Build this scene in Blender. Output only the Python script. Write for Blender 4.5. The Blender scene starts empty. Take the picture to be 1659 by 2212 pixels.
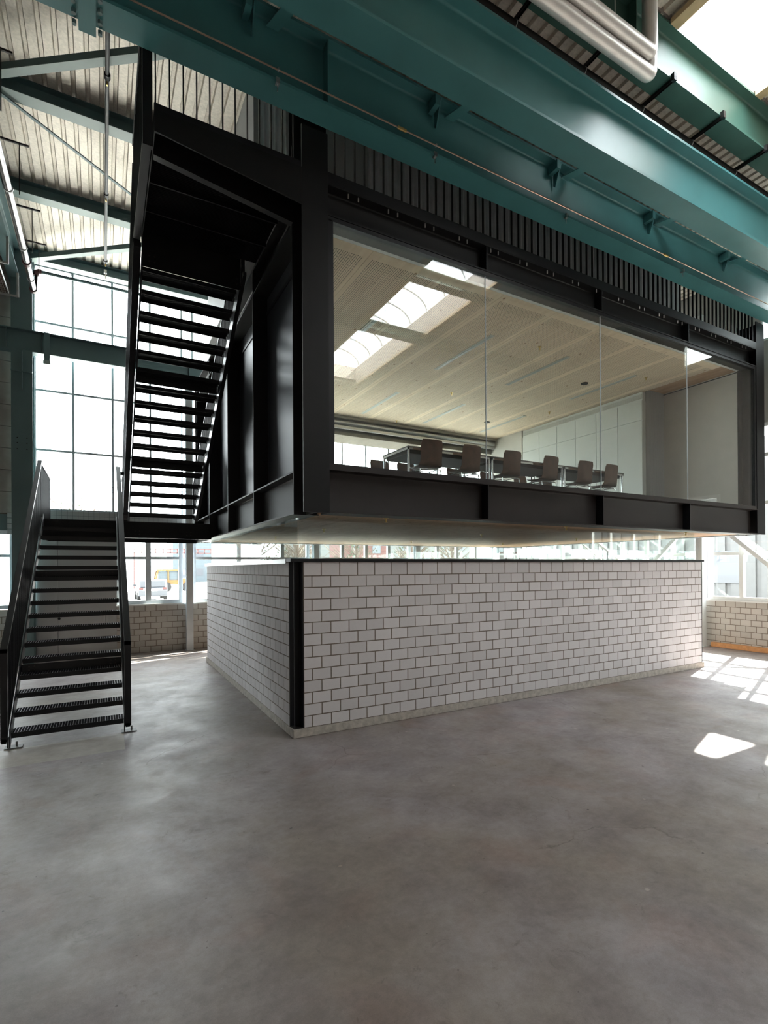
import bpy, bmesh, math, random
from mathutils import Vector, Matrix
random.seed(7)
S = bpy.context.scene
COL = S.collection
# ------------------------------------------------------------------ camera
F, CX, CY = 1140.7, 898.5, 1223.5
cam = bpy.data.cameras.new('camera'); co = bpy.data.objects.new('camera', cam); COL.objects.link(co)
cam.sensor_fit = 'HORIZONTAL'; cam.sensor_width = 36.0; cam.lens = 36.0 * F / 1659
cam.shift_x = (829.5 - CX) / 1659; cam.shift_y = (CY - 1106) / 1659
cam.clip_start = 0.05; cam.clip_end = 400
r_ = Vector((0.8600952, -0.51009169, -0.00653656)); u_ = Vector((0.00449147, -0.00524084, 0.99997618)); f_ = Vector((0.51011379, 0.86010407, 0.00221656))
M = Matrix((r_, u_, -f_)).transposed().to_4x4(); M.translation = Vector((-2.0869, -6.6113, 2.1828))
co.matrix_world = M
S.camera = co
# ------------------------------------------------------------------ light
S.view_settings.view_transform = 'Standard'; S.view_settings.look = 'None'
S.view_settings.gamma = 1.0; S.view_settings.use_curve_mapping = False
S.view_settings.exposure = 0.7
w = bpy.data.worlds.new('sky'); S.world = w; w.use_nodes = True
nt = w.node_tree; bg = nt.nodes['Background']
bg.inputs['Color'].default_value = (0.93, 0.965, 1.0, 1); bg.inputs['Strength'].default_value = 10.0
sun = bpy.data.lights.new('sun', 'SUN'); so = bpy.data.objects.new('sun', sun); COL.objects.link(so)
sun.energy = 52.0; sun.angle = math.radians(0.6); sun.color = (1.0, 0.955, 0.88)
SD = Vector((-0.668, -0.248, -0.703))
so.rotation_euler = SD.to_track_quat('-Z', 'Y').to_euler(); so.location = (20, 6, 25)
S.cycles.use_denoising = True
S.cycles.max_bounces = 10; S.cycles.diffuse_bounces = 5; S.cycles.glossy_bounces = 5
S.cycles.transparent_max_bounces = 24; S.cycles.transmission_bounces = 8
S.cycles.sample_clamp_indirect = 8.0; S.cycles.caustics_reflective = False; S.cycles.caustics_refractive = False

def portal(loc, aim, sx, sy):
    l = bpy.data.lights.new('daylight_portal', 'AREA'); l.shape = 'RECTANGLE'; l.size = sx; l.size_y = sy
    l.cycles.is_portal = True
    o = bpy.data.objects.new('daylight_portal', l); COL.objects.link(o); o.location = loc
    o.rotation_euler = Vector(aim).to_track_quat('-Z', 'Z' if abs(aim[2]) < .5 else 'Y').to_euler()
    return o
portal((5.9, -8.2, 10.45), (0, 0, -1), 2.0, 11.8)
portal((-0.2, 9.12, 5.4), (0, -1, 0), 7.0, 8.4)
portal((7.7, 9.12, 5.4), (0, -1, 0), 8.6, 8.4)
portal((12.34, 0.0, 3.5), (-1, 0, 0), 17.6, 4.6)

# ------------------------------------------------------------------ materials
def mat(name, col, rough=.5, metal=0.0, var=0.0, vscale=4.0, bump=0.0, bscale=60.0, spec=.5, col2=None, detail=6, coat=0):
    m = bpy.data.materials.new(name); m.use_nodes = True; n = m.node_tree.nodes; L = m.node_tree.links
    b = n['Principled BSDF']; b.inputs['Base Color'].default_value = (*col, 1); b.inputs['Roughness'].default_value = rough
    b.inputs['Metallic'].default_value = metal; b.inputs['Specular IOR Level'].default_value = spec
    b.inputs['Coat Weight'].default_value = coat
    tc = n.new('ShaderNodeTexCoord')
    if var or col2:
        t = n.new('ShaderNodeTexNoise'); t.inputs['Scale'].default_value = vscale; t.inputs['Detail'].default_value = detail
        L.new(tc.outputs['Object'], t.inputs['Vector'])
        cr = n.new('ShaderNodeValToRGB'); cr.color_ramp.elements[0].position = .3; cr.color_ramp.elements[1].position = .7
        c2 = col2 or tuple(min(1, c * (1 + var)) for c in col); c1 = col if col2 else tuple(c * (1 - var) for c in col)
        cr.color_ramp.elements[0].color = (*c1, 1); cr.color_ramp.elements[1].color = (*c2, 1)
        L.new(t.outputs['Fac'], cr.inputs['Fac']); L.new(cr.outputs['Color'], b.inputs['Base Color'])
    if bump:
        t2 = n.new('ShaderNodeTexNoise'); t2.inputs['Scale'].default_value = bscale; t2.inputs['Detail'].default_value = 4
        L.new(tc.outputs['Object'], t2.inputs['Vector'])
        bp = n.new('ShaderNodeBump'); bp.inputs['Strength'].default_value = bump; bp.inputs['Distance'].default_value = .01
        L.new(t2.outputs['Fac'], bp.inputs['Height']); L.new(bp.outputs['Normal'], b.inputs['Normal'])
    return m
def glass_mat(name, tint=(.93, .965, .95), refl=1.0):
    m = bpy.data.materials.new(name); m.use_nodes = True; n = m.node_tree.nodes; L = m.node_tree.links
    n.remove(n['Principled BSDF']); out = n['Material Output']
    tr = n.new('ShaderNodeBsdfTransparent'); tr.inputs['Color'].default_value = (*tint, 1)
    gl = n.new('ShaderNodeBsdfGlossy'); gl.inputs['Roughness'].default_value = 0.0; gl.inputs['Color'].default_value = (refl, refl, refl, 1)
    fr = n.new('ShaderNodeFresnel'); gm = n.new('ShaderNodeNewGeometry'); ma = n.new('ShaderNodeMath'); ma.operation = 'MULTIPLY_ADD'
    ma.inputs[1].default_value = -.8333; ma.inputs[2].default_value = 1.5; L.new(gm.outputs['Backfacing'], ma.inputs[0]); L.new(ma.outputs[0], fr.inputs['IOR'])   # thin pane: same reflectance from both sides
    mx = n.new('ShaderNodeMixShader'); L.new(fr.outputs[0], mx.inputs[0]); L.new(tr.outputs[0], mx.inputs[1]); L.new(gl.outputs[0], mx.inputs[2])
    L.new(mx.outputs[0], out.inputs['Surface']); return m
MAT = dict(
 teal=mat('teal_paint', (.055, .185, .195), .38, var=.10, vscale=1.6, bump=.05, bscale=180),
 green=mat('green_paint', (.045, .115, .092), .42, var=.14, vscale=1.8, bump=.05, bscale=180),
 grey_teal=mat('grey_teal_paint', (.10, .165, .17), .45, var=.08, vscale=1.2),
 pale_teal=mat('pale_teal_paint', (.26, .33, .31), .45, var=.08, vscale=1.2),
 black=mat('black_steel', (.0055, .0055, .006), .5, spec=.25, var=.35, vscale=1.3, bump=.04, bscale=90),
 black2=mat('black_lacquer', (.006, .006, .0075), .42, spec=.3, var=.2, vscale=2),
 steelp=mat('raw_black_plate', (.0175, .0135, .0125), .5, .1, spec=.35, var=.25, vscale=1.5, bump=.05, bscale=70),
 sidep=mat('dark_blue_grey_panel', (.02, .022, .028), .38, .2, var=.3, vscale=1.7),
 galv=mat('galvanised_metal', (.42, .41, .39), .4, .6, var=.12, vscale=9, bump=.06, bscale=120),
 deck=mat('roof_deck_metal', (.66, .60, .52), .5, .25, var=.14, vscale=30, bump=.05, bscale=160),
 clad=mat('grey_cladding', (.70, .71, .74), .34, .35, var=.08, vscale=6),
 greyp=mat('light_grey_panel', (.36, .37, .37), .5, var=.04, vscale=2),
 white=mat('white_paint', (.72, .73, .71), .5, var=.03),
 wframe=mat('grey_window_frame', (.55, .60, .64), .45, var=.05),
 wframeW=mat('white_window_frame', (.66, .68, .68), .45, var=.04),
 chrome=mat('chrome', (.75, .76, .78), .12, 1.0),
 alu=mat('aluminium', (.55, .56, .56), .3, .9),
 copper=mat('copper_rod', (.52, .36, .28), .3, .9, var=.1, vscale=20),
 brass=mat('brass', (.6, .42, .16), .35, .9),
 red=mat('dark_red_coupling', (.06, .012, .014), .4, var=.2),
 wood=mat('brown_plywood', (.075, .034, .019), .42, var=.3, vscale=8, spec=.3),
 tabletop=mat('grey_brown_tabletop', (.14, .12, .105), .45, var=.15, vscale=10),
 tableund=mat('dark_tabletop_underside', (.012, .013, .016), .5, var=.15),
 insul=mat('silver_insulation_jacket', (.62, .60, .57), .38, .35, var=.06, vscale=6, bump=.03),
 plank=mat('orange_plank', (.62, .30, .12), .55, var=.15, vscale=12),
 timber=mat('pale_timber', (.62, .45, .26), .6, var=.12, vscale=6),
 paleup=mat('pale_upstand', (.66, .59, .53), .6, var=.04, vscale=3),
 grout=mat('brown_mortar', (.17, .135, .105), .9, var=.2, vscale=40),
 conc=mat('plinth_concrete', (.42, .385, .34), .8, var=.22, vscale=14, bump=.35, bscale=45),
 precast=mat('precast_panel', (.28, .255, .235), .8, var=.10, vscale=5, bump=.1, bscale=70),
 roofsurf=mat('grey_wall_lining', (.38, .37, .35), .7, var=.04),
 asphalt=mat('outdoor_paving', (.34, .335, .32), .9, var=.2, vscale=.7),
 carp=mat('silver_grey_car_paint', (.035, .04, .05), .3, coat=.6),
 carw=mat('car_window', (.02, .022, .026), .1),
 rubber=mat('tyre_rubber', (.008, .008, .008), .8),
 yellow=mat('yellow_machine_paint', (.11, .055, .006), .4),
 leaf=mat('leafage', (.035, .05, .02), .8, var=.4, vscale=3),
 bark=mat('bark', (.10, .075, .06), .9, var=.3),
 rust=mat('rust_red_frame', (.07, .022, .02), .7),
 bldg=mat('white_corrugated_cladding', (.075, .075, .075), .6, var=.06),
 bldg2=mat('pale_blue_building', (.05, .065, .075), .7, var=.1),
 glass=glass_mat('clear_glass', (.94, .965, .955)),
 glass_big=glass_mat('large_pane_glass', (.955, .97, .96)),
 disc=mat('black_loudspeaker_mesh', (.02, .02, .02), .7),
 cab=mat('white_cabinet', (.50, .52, .49), .5, var=.02),
 lamp=mat('aluminium_light_strip', (.50, .48, .43), .55),
 wallp=mat('warm_white_wall', (.46, .44, .40), .7, var=.04),
 rods=mat('worn_grating_rods', (.16, .165, .18), .4, .6),
 pipegrey=mat('grey_painted_pipe', (.10, .10, .10), .5),
 corr_lit=mat('window_lit_corrugated_sheet', (.72, .73, .76), .4, .2, var=.04),  # paler copy of clad: window light on the left sheet put into its colour
 pipemetal=mat('stainless_pipe', (.34, .33, .33), .25, .9),
 dark=mat('dark_void', (.01, .01, .01), .8),
 mesh=mat('zinc_wire', (.16, .18, .19), .5, .5),
)
# bricks read a per-brick value
def brick_mat(name, c1, c2):
    m = mat(name, c1, .75, bump=.08, bscale=110); n = m.node_tree.nodes; L = m.node_tree.links
    a = n.new('ShaderNodeAttribute'); a.attribute_name = 'rnd'
    t = n.new('ShaderNodeTexNoise'); t.inputs['Scale'].default_value = 25; tc = n.new('ShaderNodeTexCoord'); L.new(tc.outputs['Object'], t.inputs['Vector'])
    ad = n.new('ShaderNodeMath'); ad.operation = 'MULTIPLY_ADD'; ad.inputs[1].default_value = .35; L.new(t.outputs['Fac'], ad.inputs[0]); 
    sb = n.new('ShaderNodeMath'); sb.operation = 'MULTIPLY'; sb.inputs[1].default_value = .8; L.new(a.outputs['Fac'], sb.inputs[0]); L.new(sb.outputs[0], ad.inputs[2])
    mx = n.new('ShaderNodeMix'); mx.data_type = 'RGBA'; mx.inputs['A'].default_value = (*c1, 1); mx.inputs['B'].default_value = (*c2, 1)
    L.new(ad.outputs[0], mx.inputs['Factor']); L.new(mx.outputs['Result'], n['Principled BSDF'].inputs['Base Color']); return m
MAT['brick'] = brick_mat('white_sand_lime_brick', (.55, .527, .53), (.66, .632, .635))
MAT['brick_far'] = brick_mat('cream_sand_lime_brick', (.42, .405, .375), (.53, .51, .475))
# floor concrete
def floor_mat():
    m = bpy.data.materials.new('polished_concrete_floor'); m.use_nodes = True; n = m.node_tree.nodes; L = m.node_tree.links; b = n['Principled BSDF']
    tc = n.new('ShaderNodeTexCoord')
    def noise(sc, det=6, rough=.6, dist=0.0):
        t = n.new('ShaderNodeTexNoise'); t.inputs['Scale'].default_value = sc; t.inputs['Detail'].default_value = det; t.inputs['Roughness'].default_value = rough
        t.inputs['Distortion'].default_value = dist; L.new(tc.outputs['Object'], t.inputs['Vector']); return t.outputs['Fac']
    def ramp(f, p0, c0, p1, c1):
        r = n.new('ShaderNodeValToRGB'); e = r.color_ramp.elements; e[0].position = p0; e[1].position = p1; e[0].color = (*c0, 1); e[1].color = (*c1, 1); L.new(f, r.inputs[0]); return r.outputs[0]
    def mix(f, a, c, typ='MIX'):
        x = n.new('ShaderNodeMix'); x.data_type = 'RGBA'; x.blend_type = typ
        if isinstance(f, float): x.inputs['Factor'].default_value = f
        else: L.new(f, x.inputs['Factor'])
        L.new(a, x.inputs['A']); L.new(c, x.inputs['B']); return x.outputs['Result']
    c1 = ramp(noise(.40, 5), .38, (.255, .215, .185), .62, (.335, .300, .305))
    c2 = ramp(noise(1.3, 10, .74, .15), .36, (.66, .63, .63), .60, (1, 1, 1))
    c = mix(1.0, c1, c2, 'MULTIPLY')
    c3 = ramp(noise(14, 8, .75), .38, (.86, .85, .84), .60, (1, 1, 1)); c = mix(1.0, c, c3, 'MULTIPLY')
    gr = ramp(noise(160, 3, .8), .3, (.86, .86, .86), .7, (1.08, 1.08, 1.08)); c = mix(1.0, c, gr, 'MULTIPLY')
    def dots(sc, th, col, seed):
        mp = n.new('ShaderNodeMapping'); mp.inputs['Location'].default_value = (seed, seed*2, 0); L.new(tc.outputs['Object'], mp.inputs[0])
        nz = n.new('ShaderNodeTexNoise'); nz.inputs['Scale'].default_value = 30; L.new(mp.outputs[0], nz.inputs['Vector'])
        vm = n.new('ShaderNodeMix'); vm.data_type = 'RGBA'; vm.inputs['Factor'].default_value = .03; L.new(mp.outputs[0], vm.inputs['A']); L.new(nz.outputs['Color'], vm.inputs['B'])
        vv = n.new('ShaderNodeTexVoronoi'); vv.inputs['Scale'].default_value = sc; L.new(vm.outputs['Result'], vv.inputs['Vector'])
        return ramp(vv.outputs['Distance'], th, col, th*1.35, (1, 1, 1))
    c = mix(1.0, c, dots(3.1, .032, (.35, .32, .32), 3), 'MULTIPLY'); c = mix(1.0, c, dots(6.3, .030, (.55, .5, .5), 11), 'MULTIPLY'); c = mix(1.0, c, dots(2.3, .03, (1.55, 1.5, 1.45), 7), 'MULTIPLY')
    sm_ = ramp(noise(3.3, 5, .8, 1.5), .60, (1, 1, 1), .70, (.74, .71, .70)); c = mix(1.0, c, sm_, 'MULTIPLY')
    bl = ramp(noise(.9, 4, .5, 1.2), .55, (1, 1, 1), .72, (1.0, .90, .86)); c = mix(1.0, c, bl, 'MULTIPLY')
    wl = ramp(noise(70, 2, .5), .77, (0, 0, 0), .80, (.16, .16, .15)); c = mix(1.0, c, wl, 'ADD')
    # hairline cracks
    v = n.new('ShaderNodeTexVoronoi'); v.feature = 'DISTANCE_TO_EDGE'; v.inputs['Scale'].default_value = .55
    wn = n.new('ShaderNodeTexNoise'); wn.inputs['Scale'].default_value = 2.5; wn.inputs['Detail'].default_value = 8; L.new(tc.outputs['Object'], wn.inputs['Vector'])
    va = n.new('ShaderNodeMix'); va.data_type = 'RGBA'; va.inputs['Factor'].default_value = .32; L.new(tc.outputs['Object'], va.inputs['A']); L.new(wn.outputs['Color'], va.inputs['B'])
    L.new(va.outputs['Result'], v.inputs['Vector'])
    ck = ramp(v.outputs['Distance'], .0015, (.62, .58, .55), .004, (1, 1, 1))
    mk = ramp(noise(.7, 2), .52, (1, 1, 1), .60, (0, 0, 0))
    ck = mix(mk, ck, n.new('ShaderNodeRGB').outputs[0]); 
    for q in n:
        if q.type == 'RGB': q.outputs[0].default_value = (1, 1, 1, 1)
    c = mix(1.0, c, ck, 'MULTIPLY')
    # lighter trowelled repair patch at the foot of the stairs
    sx = n.new('ShaderNodeSeparateXYZ'); L.new(tc.outputs['Object'], sx.inputs[0])
    def cmpr(o, op, val):
        k = n.new('ShaderNodeMath'); k.operation = op; L.new(o, k.inputs[0]); k.inputs[1].default_value = val; return k.outputs[0]
    def mul(a, b2):
        k = n.new('ShaderNodeMath'); k.operation = 'MULTIPLY'; L.new(a, k.inputs[0]); L.new(b2, k.inputs[1]); return k.outputs[0]
    X, Y = sx.outputs[0], sx.outputs[1]
    pm = mul(mul(cmpr(X, 'GREATER_THAN', -6), cmpr(X, 'LESS_THAN', -1.86)), mul(cmpr(Y, 'GREATER_THAN', 0.72), cmpr(Y, 'LESS_THAN', 1.45)))
    pt = ramp(noise(3.5, 6, .7), .35, (.30, .265, .225), .65, (.42, .385, .34))
    c = mix(pm, c, pt)
    L.new(c, b.inputs['Base Color'])
    rr = ramp(noise(1.8, 6, .7), .3, (.40,) * 3, .7, (.62,) * 3); L.new(rr, b.inputs['Roughness'])
    b.inputs['Specular IOR Level'].default_value = .45
    bp = n.new('ShaderNodeBump'); bp.inputs['Strength'].default_value = .10; bp.inputs['Distance'].default_value = .008; L.new(noise(7, 8, .7), bp.inputs['Height']); L.new(bp.outputs[0], b.inputs['Normal'])
    return m
MAT['floor'] = floor_mat()
# wooden ceilings; perforated = True punches a 32 mm dot grid into every 1.2 m board
def ceil_mat(name, base, base2, perf):
    m = bpy.data.materials.new(name); m.use_nodes = True; n = m.node_tree.nodes; L = m.node_tree.links; b = n['Principled BSDF']; b.inputs['Roughness'].default_value = .65; b.inputs['Specular IOR Level'].default_value = .12
    tc = n.new('ShaderNodeTexCoord'); mp = n.new('ShaderNodeMapping'); mp.inputs['Scale'].default_value = (7, .7, 1); L.new(tc.outputs['Object'], mp.inputs[0])
    t = n.new('ShaderNodeTexNoise'); t.inputs['Scale'].default_value = 2.2; t.inputs['Detail'].default_value = 8; L.new(mp.outputs[0], t.inputs['Vector'])
    cr = n.new('ShaderNodeValToRGB'); e = cr.color_ramp.elements; e[0].position = .3; e[1].position = .7; e[0].color = (*base, 1); e[1].color = (*base2, 1); L.new(t.outputs['Fac'], cr.inputs[0])
    kn = n.new('ShaderNodeTexVoronoi'); kn.inputs['Scale'].default_value = 3.2; mp2 = n.new('ShaderNodeMapping'); mp2.inputs['Scale'].default_value = (1.4, .8, 1); L.new(tc.outputs['Object'], mp2.inputs[0]); L.new(mp2.outputs[0], kn.inputs['Vector'])
    kr = n.new('ShaderNodeValToRGB'); e = kr.color_ramp.elements; e[0].position = .06; e[1].position = .10; e[0].color = (.38, .26, .17, 1); e[1].color = (1, 1, 1, 1); L.new(kn.outputs['Distance'], kr.inputs[0])
    mx = n.new('ShaderNodeMix'); mx.data_type = 'RGBA'; mx.blend_type = 'MULTIPLY'; mx.inputs['Factor'].default_value = 1; L.new(cr.outputs[0], mx.inputs['A']); L.new(kr.outputs[0], mx.inputs['B'])
    last = mx.outputs['Result']
    if perf:
        sx = n.new('ShaderNodeSeparateXYZ'); L.new(tc.outputs['Object'], sx.inputs[0])
        def M1(op, a, v=None, bb=None):
            k = n.new('ShaderNodeMath'); k.operation = op; L.new(a, k.inputs[0])
            if v is not None: k.inputs[1].default_value = v
            if bb is not None: L.new(bb, k.inputs[1])
            return k.outputs[0]
        def cell(a): return M1('SUBTRACT', M1('FRACT', M1('DIVIDE', a, .032)), .5)
        cx_, cy_ = cell(sx.outputs[0]), cell(sx.outputs[1])
        d2 = M1('ADD', M1('MULTIPLY', cx_, None, cx_), None, M1('MULTIPLY', cy_, None, cy_))
        hole = M1('LESS_THAN', d2, .075)
        fx = M1('FRACT', M1('DIVIDE', sx.outputs[0], 1.18))
        band = M1('MULTIPLY', M1('GREATER_THAN', fx, .055), None, M1('LESS_THAN', fx, .945))
        by = M1('GREATER_THAN', sx.outputs[1], .20)
        hole = M1('MULTIPLY', M1('MULTIPLY', hole, None, band), None, by)
        mx2 = n.new('ShaderNodeMix'); mx2.data_type = 'RGBA'; L.new(hole, mx2.inputs['Factor']); L.new(last, mx2.inputs['A']); mx2.inputs['B'].default_value = (.05, .035, .022, 1)
        last = mx2.outputs['Result']
    L.new(last, b.inputs['Base Color']); return m
MAT['perf'] = ceil_mat('perforated_spruce_board', (.78, .62, .46), (.90, .75, .58), True)
MAT['soffit'] = ceil_mat('plain_spruce_board', (.40, .25, .15), (.52, .34, .215), False)
MAT['creamboard'] = ceil_mat('pale_spruce_board', (.15, .125, .10), (.19, .16, .13), False)

# ------------------------------------------------------------------ helpers
class MB:
    def __init__(s): s.v = []; s.f = []; s.sm = False; s.rnd = None
    def box(s, a, b):
        x0, y0, z0 = [min(p, q) for p, q in zip(a, b)]; x1, y1, z1 = [max(p, q) for p, q in zip(a, b)]
        i = len(s.v); s.v += [(x0, y0, z0), (x1, y0, z0), (x1, y1, z0), (x0, y1, z0), (x0, y0, z1), (x1, y0, z1), (x1, y1, z1), (x0, y1, z1)]
        s.f += [(i, i+3, i+2, i+1), (i+4, i+5, i+6, i+7), (i, i+1, i+5, i+4), (i+1, i+2, i+6, i+5), (i+2, i+3, i+7, i+6), (i+3, i, i+4, i+7)]; return s
    def prism(s, poly, a, b, cap=True):     # poly = list of 2d (p,q); a, b = origin frames (fn mapping (p,q)->xyz)
        i = len(s.v); n = len(poly)
        s.v += [a(*p) for p in poly] + [b(*p) for p in poly]
        for k in range(n): s.f.append((i+k, i+(k+1) % n, i+n+(k+1) % n, i+n+k))
        if cap: s.f.append(tuple(range(i+n-1, i-1, -1))); s.f.append(tuple(range(i+n, i+2*n)))
        return s
    def tube(s, pts, r, n=12, cap=True):
        s.sm = True; pts = [Vector(p) for p in pts]; rings = []
        up = None
        for k, p in enumerate(pts):
            d = (pts[min(k+1, len(pts)-1)] - pts[max(k-1, 0)]).normalized()
            if up is None: up = Vector((0, 0, 1)) if abs(d.z) < .9 else Vector((1, 0, 0))
            x = d.cross(up).normalized(); y = x.cross(d).normalized(); up = y
            sc = 1.0
            if 0 < k < len(pts)-1:
                d1 = (p - pts[k-1]).normalized(); d2 = (pts[k+1]-p).normalized(); cc = max(.3, math.cos(d1.angle(d2, 0)/2)); 
            rings.append([p + (x*math.cos(t) + y*math.sin(t))*r for t in [2*math.pi*j/n for j in range(n)]])
        i = len(s.v)
        for rg in rings: s.v += [tuple(q) for q in rg]
        for k in range(len(rings)-1):
            for j in range(n): s.f.append((i+k*n+j, i+k*n+(j+1) % n, i+(k+1)*n+(j+1) % n, i+(k+1)*n+j))
        if cap: s.f.append(tuple(i+j for j in range(n-1, -1, -1))); s.f.append(tuple(i+(len(rings)-1)*n+j for j in range(n)))
        return s
    def bar(s, p, q, wx, wz, up=(0, 0, 1)):   # rectangular bar between two points, wx across, wz along 'up'
        p, q = Vector(p), Vector(q); d = (q-p).normalized(); x = d.cross(Vector(up)).normalized(); y = x.cross(d).normalized()
        i = len(s.v)
        for o in (p, q):
            for a, b in ((-1, -1), (1, -1), (1, 1), (-1, 1)): s.v.append(tuple(o + x*a*wx/2 + y*b*wz/2))
        s.f += [(i, i+1, i+5, i+4), (i+1, i+2, i+6, i+5), (i+2, i+3, i+7, i+6), (i+3, i, i+4, i+7), (i+3, i+2, i+1, i), (i+4, i+5, i+6, i+7)]; return s
    def quad(s, a, b, c, d): i = len(s.v); s.v += [a, b, c, d]; s.f.append((i, i+1, i+2, i+3)); return s
    def build(s, name, m, parent=None, loc=None, smooth=None, bev=0):
        me = bpy.data.meshes.new(name)
        o3 = Vector(loc) if loc else (Vector((0, 0, 0)))
        me.from_pydata([tuple(Vector(p) - o3) for p in s.v], [], s.f); me.update()
        bm = bmesh.new(); bm.from_mesh(me); bmesh.ops.recalc_face_normals(bm, faces=bm.faces)
        if bev: bmesh.ops.bevel(bm, geom=bm.edges[:], offset=bev, segments=1, affect='EDGES', clamp_overlap=True)
        bm.to_mesh(me); bm.free()
        if (s.sm if smooth is None else smooth):
            me.polygons.foreach_set('use_smooth', [True]*len(me.polygons)); me.set_sharp_from_angle(angle=math.radians(38))
        me.materials.append(MAT[m] if isinstance(m, str) else m)
        o = bpy.data.objects.new(name, me); COL.objects.link(o); o.location = o3
        if parent: o.parent = parent; o.location = o3 - Vector(parent.location)
        return o
def tag(o, label=None, cat=None, group=None, kind=None):
    for k, v in (('label', label), ('category', cat), ('group', group), ('kind', kind)):
        if v: o[k] = v
    return o
def thing(name, label, cat, loc=(0, 0, 0), group=None, rz=0):
    o = bpy.data.objects.new(name, None); o.empty_display_size = .1; COL.objects.link(o); o.location = loc; o.rotation_euler.z = rz
    return tag(o, label, cat, group)
def struct(mb, name, m, label=None, **k): return tag(mb.build(name, m, **k), label, None, None, 'structure')
def copy_tree(o, parent=None, loc=None):
    c = o.copy(); COL.objects.link(c)
    if parent: c.parent = parent
    if loc is not None: c.location = loc
    for ch in list(o.children): copy_tree(ch, c)
    return c
ORD = ['first', 'second', 'third', 'fourth', 'fifth', 'sixth', 'seventh', 'eighth', 'ninth', 'tenth', 'eleventh', 'twelfth', 'thirteenth', 'fourteenth', 'fifteenth', 'sixteenth']

def ipoly(b, h, tw, tf, r):            # rolled I-section, centred horizontally, p = across, q = up from 0
    pts = []
    def arc(cx, cy, a0, a1):
        for k in range(5): a = math.radians(a0 + (a1-a0)*k/4); pts.append((cx + r*math.cos(a), cy + r*math.sin(a)))
    pts += [(-b/2, 0), (b/2, 0), (b/2, tf)]; arc(tw/2+r, tf+r, 270, 180)
    arc(tw/2+r, h-tf-r, 180, 90); pts += [(b/2, h-tf), (b/2, h), (-b/2, h), (-b/2, h-tf)]
    arc(-tw/2-r, h-tf-r, 90, 0); arc(-tw/2-r, tf+r, 0, -90); pts += [(-b/2, tf)]
    return pts
def beam_x(x0, x1, yc, z0, b, h, tw, tf, r=.025):
    P_ = ipoly(b, h, tw, tf, r); m = MB(); m.sm = True
    return m.prism(P_, lambda p, q: (x0, yc+p, z0+q), lambda p, q: (x1, yc+p, z0+q))
def beam_y(y0, y1, xc, z0, b, h, tw, tf, r=.025):
    P_ = ipoly(b, h, tw, tf, r); m = MB(); m.sm = True
    return m.prism(P_, lambda p, q: (xc+p, y0, z0+q), lambda p, q: (xc+p, y1, z0+q))
def col_z(z0, z1, xc, y0, b, h, tw, tf, r=.02):    # flanges facing -y/+y, depth h from y0
    P_ = ipoly(b, h, tw, tf, r); m = MB(); m.sm = True
    return m.prism(P_, lambda p, q: (xc+p, y0+q, z0), lambda p, q: (xc+p, y0+q, z1))
def brickwall(name, o, du, dn, length, z0, rows, m, parent=None, mod=.26, first=.385, rowh=.151, toprow=None, label=None, openings=()):
    """bricks as raised blocks in one mesh; o = start point, du = along, dn = outward normal"""
    o, du, dn = Vector(o), Vector(du), Vector(dn)
    zs = [z0]
    for i in range(rows): zs.append(zs[-1] + (toprow if (toprow and i == rows-1) else rowh))
    V, Fc, RN = [], [], []
    g = .0055; dep = .0022
    for i in range(rows):
        za, zb = zs[i] + g, zs[i+1] - g
        off = first if (rows-1-i) % 2 == 0 else first - mod/2
        k = math.floor(-off/mod) 
        s0 = off + k*mod
        while s0 < length:
            a, b = max(s0 + g, 0), min(s0 + mod - g, length); s0 += mod
            if b - a < .02: continue
            rv = random.random(); n0 = len(V)
            P0 = o + du*a; P1 = o + du*b; e = .002
            for (q, z, d) in ((P0, za, 0), (P1, za, 0), (P1, zb, 0), (P0, zb, 0)): V.append(tuple(q + Vector((0, 0, z)) - dn*.004))
            for (q, z, sx_, sz_) in ((P0, za, 1, 1), (P1, za, -1, 1), (P1, zb, -1, -1), (P0, zb, 1, -1)): V.append(tuple(q + du*e*sx_ + Vector((0, 0, z + e*sz_)) + dn*dep))
            fs = [(n0+4, n0+5, n0+6, n0+7), (n0, n0+1, n0+5, n0+4), (n0+1, n0+2, n0+6, n0+5), (n0+2, n0+3, n0+7, n0+6), (n0+3, n0, n0+4, n0+7)]
            Fc += fs; RN += [rv]*5
    me = bpy.data.meshes.new(name); me.from_pydata(V, [], Fc); me.update()
    at = me.attributes.new('rnd', 'FLOAT', 'FACE'); at.data.foreach_set('value', RN)
    bm = bmesh.new(); bm.from_mesh(me); 
    for f in bm.faces: f.normal_update()
    for f in bm.faces:
        pass
    bm.to_mesh(me); bm.free()
    me.materials.append(MAT[m]); ob = bpy.data.objects.new(name, me); COL.objects.link(ob)
    if parent: ob.parent = parent; ob.location = -Vector(parent.location)
    return ob

# ================================================================== SETTING
struct(MB().quad((-14, -16, 0), (12.18, -16, 0), (12.18, 8.96, 0), (-14, 8.96, 0)), 'floor', 'floor', 'stained grey concrete hall floor')
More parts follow.
